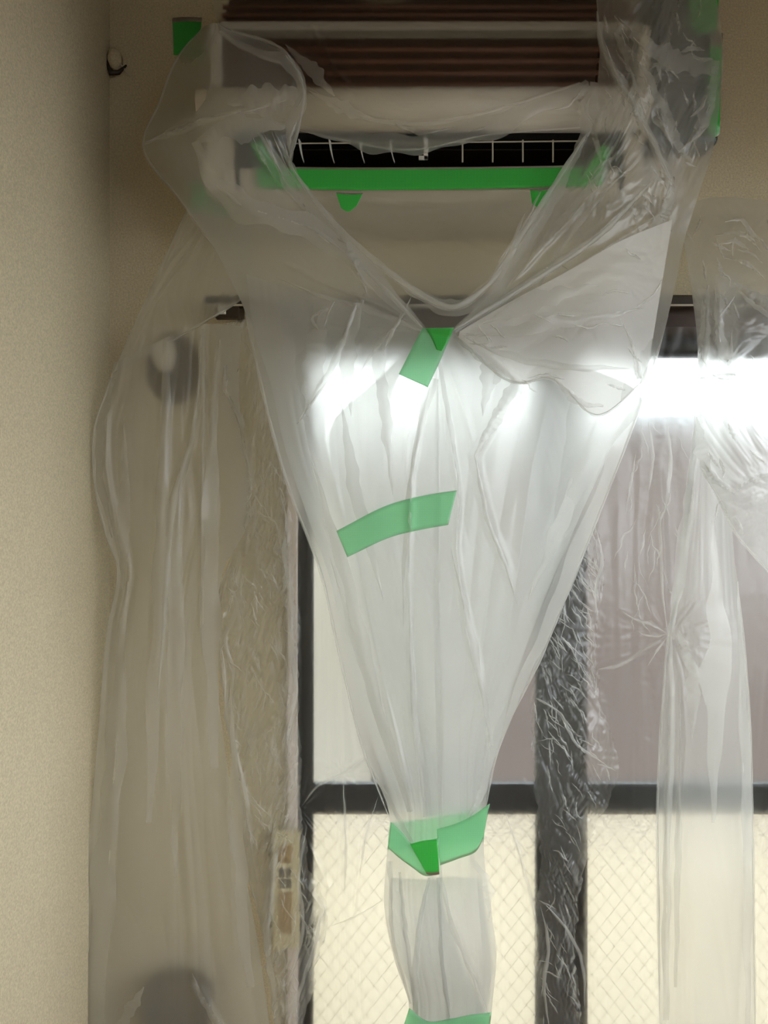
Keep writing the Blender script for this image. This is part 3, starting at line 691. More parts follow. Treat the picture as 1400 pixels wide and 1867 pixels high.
for i_, (S_, pts, w, shp) in enumerate([
    (SL, [(355, 258), (388, 330), (450, 378), (560, 412), (655, 485), (770, 600)], 46, (.3, 1, .9, .8, .3)), (SL, [(470, 240), (525, 320), (610, 420), (700, 505)], 26, (.2, 1, 1, .5)),
    (SL, [(500, 238), (535, 310), (600, 395)], 10, (0, 1, 1, 0)), (SL, [(478, 240), (515, 320), (575, 400)], 7, (0, 1, 1, 0)), (SL, [(455, 240), (500, 330)], 6, (0, 1, 0)),
    (SL, [(600, 400), (645, 470), (670, 540)], 20, (0, 1, 0)), (SL, [(400, 58), (465, 94), (525, 112), (552, 165), (536, 230), (528, 298)], 22, (.3, .6, 1, .8, 1, .3)),
    (SL, [(262, 262), (330, 238), (400, 212), (480, 205)], 13, (.4, 1, .6, 0)), (SL, [(415, 190), (480, 180), (548, 172)], 60, (0, 1, .4)), (SL, [(360, 258), (420, 235), (520, 228)], 50, (.2, 1, .2)),
    (SL, [(528, 798), (565, 735), (612, 655), (650, 555)], 14, (0, .6, 1, .3)), (SL, [(690, 640), (700, 740), (716, 905)], 24, (1, .8, 0)), (SL, [(745, 570), (700, 615), (655, 680)], 10, (0, 1, 0)), (SL, [(592, 560), (575, 640), (560, 760)], 46, (.2, 1, .1)),
    (SL, [(770, 603), (690, 570), (590, 540), (500, 505)], 12, (.4, 1, .6, 0)), (SL, [(665, 535), (635, 640), (640, 760)], 30, (.1, 1, 0)), (SL, [(620, 720), (650, 900), (700, 1100)], 30, (0, 1, 0)),
    (SL, [(792, 690), (768, 780), (752, 870), (745, 1050)], 14, (1, 1, .7, 0)), (SL, [(780, 705), (760, 800), (740, 950), (735, 1150)], 8, (1, 1, 1, 0)), (SL, [(565, 830), (620, 1010), (680, 1250), (745, 1480)], 26, (0, 1, .8, .3)),
    (SL, [(600, 1010), (650, 1180), (700, 1340), (750, 1480)], 12, (0, 1, 1, .5)), (SL, [(745, 1050), (752, 1250), (775, 1490)], 9, (0, 1, .7)), (SL, [(660, 1370), (720, 1480), (780, 1590)], 9, (0, 1, .5)),
    (SL, [(728, 1590), (742, 1720), (760, 1850)], 9, (.6, 1, .6)), (SL, [(782, 1600), (762, 1700), (756, 1860)], 12, (.3, 1, .8)), (SL, [(712, 1570), (715, 1700), (748, 1830)], 8, (1, 1, .4)),
    (SR, [(1092, 40), (1098, 85), (1132, 150), (1190, 260), (1226, 335)], 16, (.6, 1, 1, 1, .2)), (SR, [(1120, 60), (1165, 130), (1200, 200), (1235, 275)], 30, (.2, 1, 1, .1)), (SR, [(1150, 60), (1230, 110), (1312, 120)], 44, (.3, 1, .6)),
    (SR, [(1210, 160), (1225, 240), (1262, 300)], 22, (0, 1, .2)), (SR, [(1305, 120), (1290, 200), (1240, 290)], 26, (.4, 1, .1)), (SR, [(1190, 260), (1222, 335), (1200, 405), (1100, 455)], 18, (.3, 1, .8, 0)), (SR, [(1225, 335), (1205, 420)], 24, (.2, 1, .2)),
    (SR, [(830, 604), (950, 522), (1085, 432), (1195, 325)], 14, (.6, 1, .8, 0)), (SR, [(832, 610), (1000, 526), (1140, 432), (1235, 368)], 10, (.6, 1, 1, 0)), (SR, [(836, 618), (905, 594), (1010, 555), (1140, 472), (1222, 412)], 5, (1, 1, 1, .3)),
    (SR, [(832, 600), (900, 540), (960, 440), (1032, 325)], 34, (.2, .6, 1, .4)), (SR, [(905, 525), (962, 430), (1010, 350), (1075, 238)], 18, (.8, 1, 1, .3)), (SR, [(930, 520), (1020, 410), (1100, 310), (1150, 250)], 16, (0, 1, .8, 0)), (SR, [(960, 560), (1060, 400), (1160, 290)], 12, (0, 1, 0)),
    (SR, [(1085, 150), (1076, 200), (1060, 260), (1036, 310)], 30, (.5, 1, .5, .3)), (SR, [(1120, 170), (1085, 230), (1100, 310)], 16, (0, 1, 0)), (SR, [(940, 560), (935, 620), (900, 700)], 40, (.2, 1, .2)), (SR, [(880, 590), (890, 640), (880, 760)], 30, (.3, 1, 0)),
    (SR, [(946, 698), (900, 770), (866, 832)], 26, (1, .8, .2)), (SR, [(866, 830), (890, 950), (925, 1040), (944, 1105)], 9, (.4, 1, 1, 0)), (SR, [(828, 614), (872, 652), (946, 697)], 12, (.3, 1, .6)),
    (SR, [(800, 660), (818, 760), (838, 900), (832, 1000)], 8, (1, 1, .8, 0)), (SR, [(822, 1000), (868, 1200), (898, 1360)], 16, (0, 1, .4)), (SR, [(1195, 650), (1120, 840), (1040, 1040), (950, 1250), (900, 1380)], 26, (.4, 1, 1, .8, .4)), (SR, [(1090, 760), (1030, 930), (960, 1100)], 30, (0, 1, 0)),
    (SR, [(1170, 690), (1148, 610), (1120, 570)], 10, (1, .6, 0)), (SR, [(890, 1340), (880, 1440), (850, 1500)], 14, (.4, 1, .3)), (SR, [(803, 1600), (818, 1665), (860, 1775), (890, 1850)], 9, (.6, 1, 1, .4)), (SR, [(798, 1600), (806, 1750), (822, 1867)], 8, (.6, 1, .8)), (SR, [(862, 1570), (885, 1600), (892, 1680)], 18, (.3, 1, 0))]):
    pleat(S_, pts, w, cover, M['f_fold'], seed=500 + i_, shape=shp)  # folded layers; the thinnest ones stand in for bright crease highlights

pleat(SL, [(680, 476), (752, 528), (826, 562), (886, 526), (940, 452)], 26, cover, M['f_fold'], seed=590, off=.004, shape=(.2, .8, 1, .8, .2))
# hood film over the fins with its sagging torn edge
hn = []
top = [(395, -60, 1.345), (520, -60, 1.342), (700, -60, 1.342), (880, -60, 1.342), (1090, -60, 1.34)]
e_ = [(545, 238, 1.318), (610, 252, 1.305), (740, 273, 1.295), (890, 246, 1.305), (1078, 231, 1.318)]
m1 = [(402, 45, 1.34), (530, 60, 1.335), (700, 70, 1.335), (880, 60, 1.335), (1092, 50, 1.33)]
m2 = [(520, 130, 1.322), (600, 160, 1.318), (720, 190, 1.315), (890, 170, 1.318), (1085, 145, 1.320)]
SH = Sheet([top, m1, m2, e_], 220, 160)
SH.Y -= .006 * (crumple(SH.px / 150, SH.py / 60, 71, 3) - .25)
for pts, w, amp in [([(545, 140), (640, 205), (750, 225), (880, 205), (1058, 152)], 10, .008), ([(480, 60), (560, 110), (600, 160), (640, 195)], 10, .006), ([(560, 30), (600, 110), (660, 190)], 9, .005),
                    ([(1075, 150), (960, 205), (860, 240), (770, 262)], 8, .006), ([(1078, 228), (1050, 180), (1070, 140)], 8, .008), ([(700, 215), (760, 240), (820, 235)], 8, .004)]:
    SH.ridge(pts, w, amp)
SH.build('hood_sheet', M['f_hood'], cover)
for i_, (pts, w, shp) in enumerate([([(545, 145), (640, 207), (750, 226), (880, 206), (1058, 152)], 9, (0, .6, 1, .6, .5)), ([(520, 80), (565, 125), (610, 175)], 30, (0, 1, .1)), ([(560, 165), (620, 195), (700, 225)], 26, (0, 1, 0)),
        ([(1060, 160), (960, 205), (860, 238), (740, 262), (600, 245), (548, 232)], 40, (.6, .8, 1, 1, .8, .2)), ([(1060, 150), (1078, 180), (1079, 228)], 34, (.5, 1, .6)), ([(700, 215), (760, 240), (830, 232)], 12, (0, 1, 0))]):
    pleat(SH, pts, w, cover, M['f_fold'], seed=600 + i_, shape=shp)

# shoulder layer at the left and hanging flap at the right
sn = [[(345, 372, 1.440), (400, 350, 1.435), (455, 340, 1.43)], [(300, 470, 1.46), (372, 440, 1.445), (455, 415, 1.425)],
      [(252, 575, 1.475), (335, 528, 1.455), (452, 480, 1.42)], [(206, 680, 1.485), (330, 612, 1.465), (441, 546, 1.42)]]
SS = Sheet(sn, 110, 130)
SS.Y -= .010 * (crumple(SS.u * 4, SS.v * 2, 31, 3) - .25)
SS.build('shoulder_sheet', M['f_wall'], cover)
fn = []
ft = [(838, 604), (930, 550), (1030, 497), (1130, 440), (1226, 400)]; fb = [(836, 616), (945, 698), (1000, 690), (1088, 757), (1178, 690)]
for q in (0, .33, .66, 1): fn.append([(a[0] + (b_[0] - a[0]) * q, a[1] + (b_[1] - a[1]) * q, 1.243 + .006 * q + [0, .003, .006, .02, .075][j]) for j, (a, b_) in enumerate(zip(ft, fb))])
SF = Sheet(fn, 180, 110)
SF.Y -= .006 * (crumple(SF.px / 120, SF.py / 80, 41, 3) - .25)
SF.build('flap_sheet', M['f_flap'], cover)
for i_, (pts, w, shp) in enumerate([([(845, 612), (940, 600), (1050, 585), (1180, 560)], 26, (.2, 1, .6, 0)), ([(850, 616), (930, 650), (1040, 668), (1150, 672)], 14, (.2, 1, 1, 0)), ([(880, 590), (980, 548), (1090, 520)], 40, (.1, 1, .1)), ([(1010, 690), (1060, 735), (1100, 740)], 16, (.2, 1, .2)), ([(1165, 690), (1150, 620), (1130, 580)], 10, (1, .6, 0))]):
    pleat(SF, pts, w, cover, M['f_fold'], seed=560 + i_, shape=shp)
crease_glints(SF, [([(1040, 590), (1070, 598), (1105, 590), (1140, 596)], 5), ([(1095, 540), (1120, 530), (1150, 535)], 5), ([(1160, 560), (1190, 540), (1210, 505)], 5), ([(960, 690), (1000, 684), (1030, 692)], 6)] + crackle(SF, 14, 77, 1.2, 45, 3.5), cover, M['f_glint'], 570)

# rolled / folded free edges
def edge(pts, r, seed, y=None): roll('rolled_edge', pts, r, M['f_edge'], cover, n=140, seed=seed)
edge([(527, 300, 1.320), (600, 398, 1.30), (690, 480, 1.275), (760, 532, 1.245), (826, 560, 1.235), (885, 524, 1.245), (950, 430, 1.275), (1012, 335, 1.305), (1076, 234, 1.315)], .0065, 1)
edge([(400, 350, 1.34), (480, 392, 1.30), (560, 412, 1.295), (650, 480, 1.28), (770, 597, 1.24)], .0045, 2)
edge([(828, 602, 1.232), (960, 520, 1.262), (1090, 432, 1.285), (1190, 330, 1.29)], .0045, 3)
edge([(545, 238, 1.316), (610, 252, 1.303), (740, 273, 1.293), (890, 246, 1.303), (1078, 231, 1.316)], .0022, 4)
edge([(*rows_out[k], Yo[k] - .002) for k in range(7, 15)], .0030, 5)
edge([(*ro[k], Yo[k] - .002) for k in range(7, 15)], .0036, 6)
edge([(206, 680, 1.485), (330, 612, 1.465), (441, 546, 1.42)], .0030, 7)
edge([(836, 616, 1.247), (945, 698, 1.250), (1000, 690, 1.253), (1088, 757, 1.267), (1178, 690, 1.322)], .0025, 8)
edge([(372, 48, 1.44), (325, 105, 1.44), (290, 190, 1.44), (262, 262, 1.43), (330, 365, 1.43), (392, 455, 1.42)], .0030, 9)
edge([(1088, 20, 1.312), (1097, 80, 1.312), (1130, 150, 1.295), (1190, 258, 1.285), (1226, 335, 1.29)], .0040, 10)
edge([(410, 52, 1.33), (522, 98, 1.318), (553, 165, 1.308), (543, 235, 1.312), (527, 298, 1.325)], .0040, 11)

# ------------------------------------------------------------------ masking film left of the window
lf = empty('wall_film', (X_(330, 1.47), 1.50, 0)); tag(lf, 'milky plastic film hanging in long folds over the wall left of the window', 'plastic film')
Ll = [(208, 660), (196, 715), (172, 790), (172, 870), (190, 960), (212, 1030), (195, 1150), (178, 1350), (160, 1550), (142, 1750), (130, 1900)]
Lr = [(445, 562), (436, 680), (440, 790), (455, 870), (450, 960), (412, 1030), (392, 1150), (408, 1350), (440, 1550), (475, 1750), (495, 1900)]
net = [[(a[0] + (b_[0] - a[0]) * q, a[1] + (b_[1] - a[1]) * q, y) for q, y in zip((0, .33, .67, 1), (1.49, 1.465, 1.475, 1.505))] for a, b_ in zip(Ll, Lr)]
net[0] = [(208, 662, 1.49), (285, 624, 1.467), (362, 592, 1.475), (440, 594, 1.505)]
SW = Sheet(net, 140, 300)
SW.Y -= .018 * (crumple(SW.u * 4, SW.v * 1.2, 53, 2) - .25)
for pts, w, amp in [([(365, 560), (362, 700), (345, 820), (315, 900), (300, 1100), (285, 1300)], 11, .014), ([(305, 620), (300, 760), (292, 1000), (280, 1300)], 14, .012), ([(375, 580), (372, 740), (368, 900), (370, 1200)], 9, .010),
                    ([(330, 850), (322, 1000), (325, 1200)], 9, .008), ([(395, 600), (385, 760), (380, 1000)], 9, .008), ([(205, 690), (195, 760), (192, 850), (215, 990)], 8, .008), ([(235, 1100), (212, 1350), (190, 1700)], 12, .008),
                    ([(410, 1200), (415, 1500), (430, 1800)], 14, .008), ([(360, 1790), (390, 1850), (420, 1890)], 8, .010), ([(340, 1780), (370, 1840)], 8, .008)]:
    SW.ridge(pts, w, amp)
SW.build('film_sheet', M['f_wall'], lf)
run_down(SW, 'lower_sheet', M['f_wall'], lf)
roll('rolled_edge', [(207, 680, 1.487), (172, 790, 1.487), (172, 870, 1.487), (190, 960, 1.487), (214, 1030, 1.487)], .0025, M['f_edge'], lf, seed=21)
for i_, (pts, w, shp) in enumerate([([(366, 610), (362, 710), (345, 820), (316, 905), (302, 1100), (285, 1300)], 16, (.2, .4, 1, 1, .6, 0)), ([(306, 625), (300, 760), (294, 1000), (280, 1300), (270, 1500)], 30, (.3, .8, 1, .8, .3)), ([(372, 600), (371, 740), (368, 900), (368, 1200)], 8, (1, .8, .6, 0)),
        ([(330, 840), (322, 1000), (318, 1300), (320, 1600)], 36, (0, 1, .8, .1)), ([(400, 620), (388, 760), (386, 1000), (390, 1400)], 34, (.1, .8, 1, .4)), ([(205, 690), (184, 780), (182, 860), (205, 980)], 16, (.6, 1, 1, .2)), ([(232, 1060), (210, 1350), (185, 1700), (170, 1890)], 40, (.1, .8, 1, .8)),
        ([(225, 760), (228, 900), (222, 1100)], 24, (0, 1, 0)), ([(420, 1250), (432, 1500), (455, 1800)], 26, (0, 1, .6)), ([(350, 1775), (376, 1835), (420, 1895)], 12, (.2, 1, 1)), ([(262, 1800), (240, 1840), (215, 1880)], 24, (.1, 1, .4))]):
    pleat(SW, pts, w, lf, M['f_fold'], seed=700 + i_, shape=shp)

# ------------------------------------------------------------------ thin crinkled film over the window
wf = empty('window_film', (X_(800, 1.55), 1.55, 0)); tag(wf, 'thin crinkled clear masking film hanging over the whole window', 'plastic film')
Yw = 1.545
Wl = [(398, 596), (412, 720), (446, 850), (438, 950), (396, 1100), (392, 1160), (412, 1290), (424, 1400), (450, 1580), (474, 1680), (490, 1790), (505, 1900)]
net = [[(a[0] + (1600 - a[0]) * q, a[1], Yw + d) for q, d in ((0, 0), (.14, 0.0), (.36, .004), (.7, .002), (1, 0))] for a in Wl]
SN = Sheet(net, 450, 480)
px, py = SN.px, SN.py
b1 = .3 * sm(385, 430, px) * sm(575, 535, px)
cb = 1025 + 20 * perlin(py / 140, py * 0, 5)
b2 = np.exp(-((px - cb) / 62) ** 2) * sm(900, 1060, py) * (1 - .35 * sm(1500, 1600, py))
b3 = .25 * sm(1130, 1180, px) * sm(1290, 1240, px) * sm(650, 800, py)
b4 = .05
env = np.maximum(np.maximum(b1, b2), np.maximum(b3, b4))
SN.Y -= env * .014 * (crumple(px / 34 + py / 150, py / 62, 101, 5) - .25)
SN.Y -= env * .005 * np.abs(perlin(px / 9 + py / 40, py / 17, 131))
SN.Y -= .010 * (crumple(px / 60, py / 420, 111, 2) - .25)
for c, R, a, n in (((1217, 1156), 85, .016, 15), ((546, 1476), 90, .018, 13), ((625, 1412), 50, .012, 9)):
    SN.knot(c, R, a, n, 200 + int(c[0]))
for pts, w, amp in [([(625, 1412), (665, 1380), (700, 1355)], 6, .010), ([(625, 1412), (627, 1500), (628, 1640)], 6, .010), ([(546, 1476), (590, 1425), (625, 1412)], 7, .012), ([(690, 1450), (660, 1540), (640, 1700)], 6, .008),
                    ([(920, 1480), (950, 1560), (980, 1700), (1000, 1867)], 8, .012), ([(985, 1640), (1030, 1690), (1065, 1760)], 7, .010), ([(540, 950), (540, 1200), (545, 1470)], 9, .010),
                    ([(1217, 1156), (1212, 1050), (1208, 950), (1200, 800)], 12, .014), ([(1217, 1156), (1150, 1125), (1120, 1110)], 6, .010), ([(1217, 1160), (1160, 1200), (1080, 1220)], 8, .010),
                    ([(550, 1480), (505, 1530), (490, 1650), (485, 1750), (500, 1860)], 10, .016), ([(545, 1500), (600, 1620), (570, 1750), (540, 1867)], 10, .012), ([(530, 1500), (525, 1650), (545, 1760)], 8, .010),
                    ([(450, 1000), (430, 1100), (440, 1300), (470, 1450)], 9, .010), ([(400, 600), (405, 700), (440, 800), (455, 900), (440, 1050)], 10, .012), ([(490, 900), (520, 1050), (525, 1200), (515, 1400)], 9, .012)]:
    SN.ridge(pts, w, amp)
SN.Y = np.minimum(SN.Y, 1.562)
SN.build('film_sheet', M['f_thin'], wf)
run_down(SN, 'lower_sheet', M['f_thin'], wf)
def crinkled(Lp, Rp, Y, seed, nu, nv, amp, slant):
    net = [[(a[0] + (b_[0] - a[0]) * q, a[1] + (b_[1] - a[1]) * q, Y - .012 * math.sin(math.pi * q)) for q in (0, .33, .67, 1)] for a, b_ in zip(Lp, Rp)]
    S = Sheet(net, nu, nv); wob = 9 * perlin(S.py / 28, S.py * 0 + .5, seed + 7) + 5 * perlin(S.py / 11, S.py * 0 + .5, seed + 8)
    S.px = S.px + wob * (1 - 2 * np.abs(S.u - .5) * .4) 
    pat = .25 + .75 * sm(-.15, .35, perlin(S.px / 60, S.py / 120, seed + 40))
    S.Y -= amp * pat * (crumple(S.px / 34 + S.py / slant, S.py / 105, seed, 3) - .25)
    S.Y -= amp * .35 * pat * (np.abs(perlin(S.px / 13 + S.py / 40, S.py / 42, seed + 30)) - .2)
    return S
SC1 = crinkled(Wl, [(470, 575), (500, 720), (520, 850), (532, 950), (540, 1100), (543, 1160), (546, 1290), (548, 1400), (566, 1580), (596, 1650), (575, 1770), (545, 1900)], 1.515, 301, 130, 560, .040, 150)
for pts, w, amp in [([(405, 600), (410, 700), (446, 800), (458, 900), (442, 1050)], 9, .020), ([(395, 1120), (410, 1280), (440, 1420), (478, 1690)], 9, .016), ([(500, 860), (525, 1000), (532, 1180), (520, 1330), (535, 1480)], 10, .024), ([(550, 1480), (500, 1560), (488, 1680), (492, 1800)], 9, .020), ([(545, 1600), (590, 1660), (540, 1780)], 8, .014)]:
    SC1.ridge(pts, w, amp)
SC1.build('crinkled_fold', M['f_crinkle'], wf)
run_down(SC1, 'lower_fold', M['f_crinkle'], wf)
crease_glints(SC1, [([(402, 600), (408, 660), (412, 720), (440, 770), (436, 800), (452, 850), (446, 900), (458, 950)], 9), ([(440, 1010), (420, 1060), (432, 1110), (412, 1160), (425, 1230), (415, 1290)], 8), ([(505, 880), (522, 950), (518, 1010), (532, 1090), (528, 1180), (540, 1260), (522, 1340), (534, 1450)], 8),
              ([(392, 1130), (408, 1210), (412, 1300), (432, 1380), (452, 1470), (446, 1560), (480, 1690)], 7), ([(545, 1480), (508, 1540), (494, 1640), (486, 1720), (498, 1800), (508, 1890)], 9), ([(560, 1500), (545, 1600), (552, 1700), (520, 1800)], 7), ([(590, 1640), (575, 1720), (548, 1800), (520, 1880)], 7)]
         + crackle(SC1, 170, 5, .22, 55, 3.4, lambda x, y: .25 + .75 * (y > 820)), wf, M['f_glint'], 2000)
SC2 = crinkled([(1052, 920), (1030, 1010), (985, 1150), (968, 1270), (972, 1400), (985, 1550), (975, 1700), (980, 1900)], [(1082, 930), (1102, 1020), (1088, 1150), (1092, 1270), (1128, 1400), (1072, 1550), (1050, 1700), (1062, 1900)], 1.520, 341, 110, 520, .030, -110)
SC2.build('crinkled_fold', M['f_crinkle2'], wf)
run_down(SC2, 'lower_fold', M['f_crinkle2'], wf)
crease_glints(SC2, [([(1085, 960), (1098, 1020), (1085, 1080), (1092, 1140)], 6), ([(975, 1270), (1020, 1300), (1050, 1355), (1090, 1385), (1112, 1400)], 6), ([(985, 1640), (1030, 1690), (1060, 1750), (1066, 1840)], 6), ([(985, 1650), (1000, 1720), (992, 1800), (1002, 1880)], 7)]
         + crackle(SC2, 190, 15, .5, 42, 2.4, lambda x, y: 1 if y < 1400 else .25), wf, M['f_glint'], 3000)
crease_glints(SN, [([(1217, 1156), (1190, 1140), (1160, 1130), (1130, 1112)], 5), ([(1217, 1158), (1180, 1180), (1130, 1212), (1080, 1222)], 7), ([(1217, 1156), (1208, 1080), (1204, 980), (1200, 900)], 6), ([(1217, 1156), (1185, 1160), (1160, 1150)], 4), ([(1217, 1160), (1195, 1190), (1180, 1215)], 4),
             ([(546, 1476), (580, 1432), (625, 1410), (662, 1382)], 5), ([(625, 1410), (628, 1480), (630, 1560), (628, 1640)], 5), ([(690, 1450), (668, 1520), (655, 1600)], 4), ([(920, 1478), (945, 1550), (968, 1640), (985, 1720)], 6), ([(1180, 760), (1190, 830), (1182, 900)], 6), ([(1215, 760), (1222, 840), (1212, 940)], 8), ([(1160, 820), (1150, 880), (1140, 940)], 5), ([(600, 1690), (650, 1670), (700, 1640)], 4)]
         + crackle(SN, 30, 25, .05, 80, 3, lambda x, y: 1 if 1140 < x < 1260 and 720 < y < 1100 else 0), wf, M['f_glint'], 4000)

# ------------------------------------------------------------------ film at the right
rf_ = empty('side_film', (X_(1300, 1.47), 1.48, 0)); tag(rf_, 'cloudy plastic film strip knotted and hanging in front of the right pane', 'plastic film')
Rl = [(1262, 500), (1272, 640), (1268, 760), (1252, 900), (1240, 1030), (1219, 1155), (1207, 1300), (1199, 1450), (1200, 1650), (1203, 1900)]
Rr = [(1350, 500), (1345, 640), (1338, 760), (1332, 900), (1340, 1030), (1357, 1180), (1366, 1300), (1371, 1450), (1374, 1650), (1377, 1900)]
net = [[(a[0] + (b_[0] - a[0]) * q, a[1] + (b_[1] - a[1]) * q, y) for q, y in zip((0, .33, .67, 1), (1.48, 1.45, 1.45, 1.475))] for a, b_ in zip(Rl, Rr)]
S1 = Sheet(net, 90, 300)
S1.Y -= .012 * (crumple(S1.u * 2.5, S1.v * 1.6, 151, 3) - .25)
S1.knot((1222, 1158), 110, .020, 15, 9)
for pts, w, amp in [([(1222, 1160), (1238, 1050), (1262, 900), (1270, 780)], 9, .012), ([(1222, 1160), (1222, 1300), (1216, 1500), (1215, 1850)], 8, .010), ([(1240, 1180), (1250, 1350), (1232, 1600)], 10, .008), ([(1340, 1050), (1352, 1300), (1358, 1600)], 9, .007)]:
    S1.ridge(pts, w, amp)
S1.build('film_sheet', M['f_right'], rf_)
run_down(S1, 'lower_sheet', M['f_right'], rf_)
for i_, (pts, w, shp) in enumerate([([(1222, 1160), (1238, 1050), (1258, 900), (1268, 780)], 22, (.3, 1, .8, .2)), ([(1222, 1160), (1224, 1300), (1217, 1500), (1214, 1860)], 16, (.4, 1, .8, .6)), ([(1236, 1150), (1262, 1230), (1262, 1350)], 30, (.2, 1, 0)),
        ([(1345, 1060), (1355, 1300), (1362, 1600), (1364, 1880)], 18, (.2, 1, 1, .6)), ([(1300, 950), (1310, 1200), (1300, 1500)], 50, (.1, 1, .1)), ([(1240, 1250), (1238, 1450), (1232, 1800)], 12, (0, 1, .5))]):
    pleat(S1, pts, w, rf_, M['f_fold'], seed=800 + i_, shape=shp)
roll('rolled_edge', [(1340, 1030, 1.473), (1357, 1180, 1.473), (1366, 1300, 1.473), (1371, 1450, 1.473), (1374, 1650, 1.473), (1377, 1900, 1.473)], .003, M['f_edge'], rf_, seed=31)
roll('rolled_edge', [(1272, 640, 1.478), (1268, 760, 1.478), (1252, 900, 1.478), (1240, 1030, 1.478), (1219, 1155, 1.475), (1207, 1300, 1.478), (1199, 1450, 1.478), (1200, 1650, 1.478), (1203, 1900, 1.478)], .003, M['f_edge'], rf_, seed=32)
uf = empty('crumpled_film', (X_(1380, 1.44), 1.44, Z_(1000, 1.44))); tag(uf, 'crumpled billowing plastic film at the upper right beside the window', 'plastic film')
net = [[(1235, 380, 1.50), (1300, 360, 1.52), (1390, 365, 1.54), (1480, 380, 1.54)], [(1250, 460, 1.47), (1310, 455, 1.47), (1390, 455, 1.49), (1480, 460, 1.5)],
       [(1262, 540, 1.45), (1320, 540, 1.43), (1400, 540, 1.44), (1490, 540, 1.46)], [(1272, 640, 1.43), (1330, 645, 1.40), (1410, 640, 1.40), (1490, 640, 1.43)],
       [(1268, 760, 1.43), (1330, 760, 1.38), (1410, 760, 1.38), (1490, 760, 1.42)], [(1275, 850, 1.435), (1330, 900, 1.40), (1410, 905, 1.40), (1490, 900, 1.43)],
       [(1300, 890, 1.44), (1340, 970, 1.43), (1405, 1045, 1.43), (1490, 1130, 1.44)]]
S2 = Sheet(net, 170, 300)
S2.Y -= 0.030 * (crumple(S2.px / 110 + 3, S2.py / 120, 171, 4) - .25) * (.45 + .55 * sm(480, 640, S2.py))
for pts, w, amp in [([(1275, 690), (1340, 685), (1370, 720), (1420, 715)], 8, .012), ([(1280, 840), (1310, 880), (1340, 900)], 10, .014), ([(1340, 895), (1370, 870), (1410, 860)], 8, .010), ([(1345, 520), (1400, 560), (1440, 580)], 12, .014),
                    ([(1290, 540), (1285, 620), (1280, 690)], 9, .012), ([(1312, 545), (1310, 620), (1325, 650)], 8, .012)]:
    S2.ridge(pts, w, amp)
S2.build('film_sheet', M['f_right'], uf)
roll('rolled_edge', [(1275, 850, 1.43), (1300, 890, 1.435), (1340, 970, 1.425), (1405, 1045, 1.425), (1490, 1130, 1.435)], .003, M['f_edge'], uf, seed=33)
for i_, (pts, w, shp) in enumerate([([(1290, 520), (1286, 600), (1280, 690)], 20, (.2, 1, .5)), ([(1312, 530), (1312, 600), (1326, 660), (1335, 600)], 18, (0, 1, 1, 0)), ([(1340, 515), (1385, 550), (1440, 580)], 24, (.2, 1, .6)), ([(1280, 838), (1310, 880), (1340, 900)], 12, (0, 1, .4)),
        ([(1275, 690), (1340, 686), (1375, 722), (1430, 716)], 7, (.2, 1, .6, 0)), ([(1340, 897), (1375, 872), (1430, 862)], 9, (.2, 1, .4)), ([(1270, 760), (1280, 820), (1300, 880)], 26, (.1, 1, .2)), ([(1300, 430), (1350, 425), (1390, 460)], 12, (0, 1, 0)), ([(1320, 470), (1360, 480), (1395, 510)], 9, (0, 1, 0))]):
    pleat(S2, pts, w, uf, M['f_fold'], seed=900 + i_, shape=shp)
crease_glints(S2, [([(1320, 405), (1350, 400), (1372, 425), (1385, 440)], 9), ([(1310, 445), (1340, 440), (1365, 455)], 8), ([(1345, 455), (1375, 465), (1390, 480)], 6), ([(1280, 540), (1282, 600), (1276, 660)], 7), ([(1302, 520), (1306, 580), (1315, 640)], 7), ([(1310, 580), (1340, 540)], 5), ([(1345, 530), (1380, 560), (1420, 585)], 10)]
         + crackle(S2, 40, 45, .4, 40, 5, lambda x, y: 1 if x > 1265 and 390 < y < 660 else .35), uf, M['f_glint'], 7000)

# ------------------------------------------------------------------ tape
def tape(name, top, bot, sheets, label, mat, parent=None, n=40, m_=8, off=.0035, Yfix=None, part=None, group=None):
    a = spline(top, n); b_ = spline(bot, n)
    q = np.linspace(0, 1, m_)[:, None, None]
    g = a[None, :, :2] * (1 - q) + b_[None, :, :2] * q
    if Yfix is None:
        ds = np.stack([s_.depth_at(g[..., 0], g[..., 1]) for s_ in sheets]).min(0).reshape(m_, n)
        for _ in range(3):                                   # tape bridges fine wrinkles
            p = np.pad(ds, 1, mode='edge'); ds = (p[:-2, 1:-1] + p[2:, 1:-1] + p[1:-1, :-2] + p[1:-1, 2:] + 2 * p[1:-1, 1:-1]) / 6
        Y = ds - off
    elif callable(Yfix): Y = Yfix(g[..., 0], g[..., 1])
    else: Y = np.full((m_, n), float(Yfix))
    th = .0005
    v1 = P3(g[..., 0], g[..., 1], Y).reshape(-1, 3); v2 = v1 + np.array([0, th, 0])
    idx = np.arange(m_ * n).reshape(m_, n); N_ = m_ * n
    f = np.stack([idx[:-1, :-1], idx[:-1, 1:], idx[1:, 1:], idx[1:, :-1]], -1).reshape(-1, 4)
    fb_ = f[:, ::-1] + N_
    ring = np.concatenate([idx[0, :], idx[1:, -1], idx[-1, -2::-1], idx[-2:0:-1, 0]])
    nx = np.roll(ring, -1)
    side = np.stack([ring, ring + N_, nx + N_, nx], -1)
    o = np_mesh(part or name, np.concatenate([v1, v2]), np.concatenate([f, fb_, side]), mat, parent)
    if label: tag(o, label, 'tape', group)
    return o
TG = 'green tape on the cover'
t = empty('tape_strip', (X_(775, 1.23), 1.23, Z_(706, 1.23))); tag(t, 'short slanted green tape closing the cover at the point of its neck opening', 'tape', TG)
tape('strip', [(770, 598), (748, 640), (727, 682)], [(828, 597), (806, 650), (780, 706)], [SL, SR, SF], None, M['tape'], t, part='strip', off=.005)
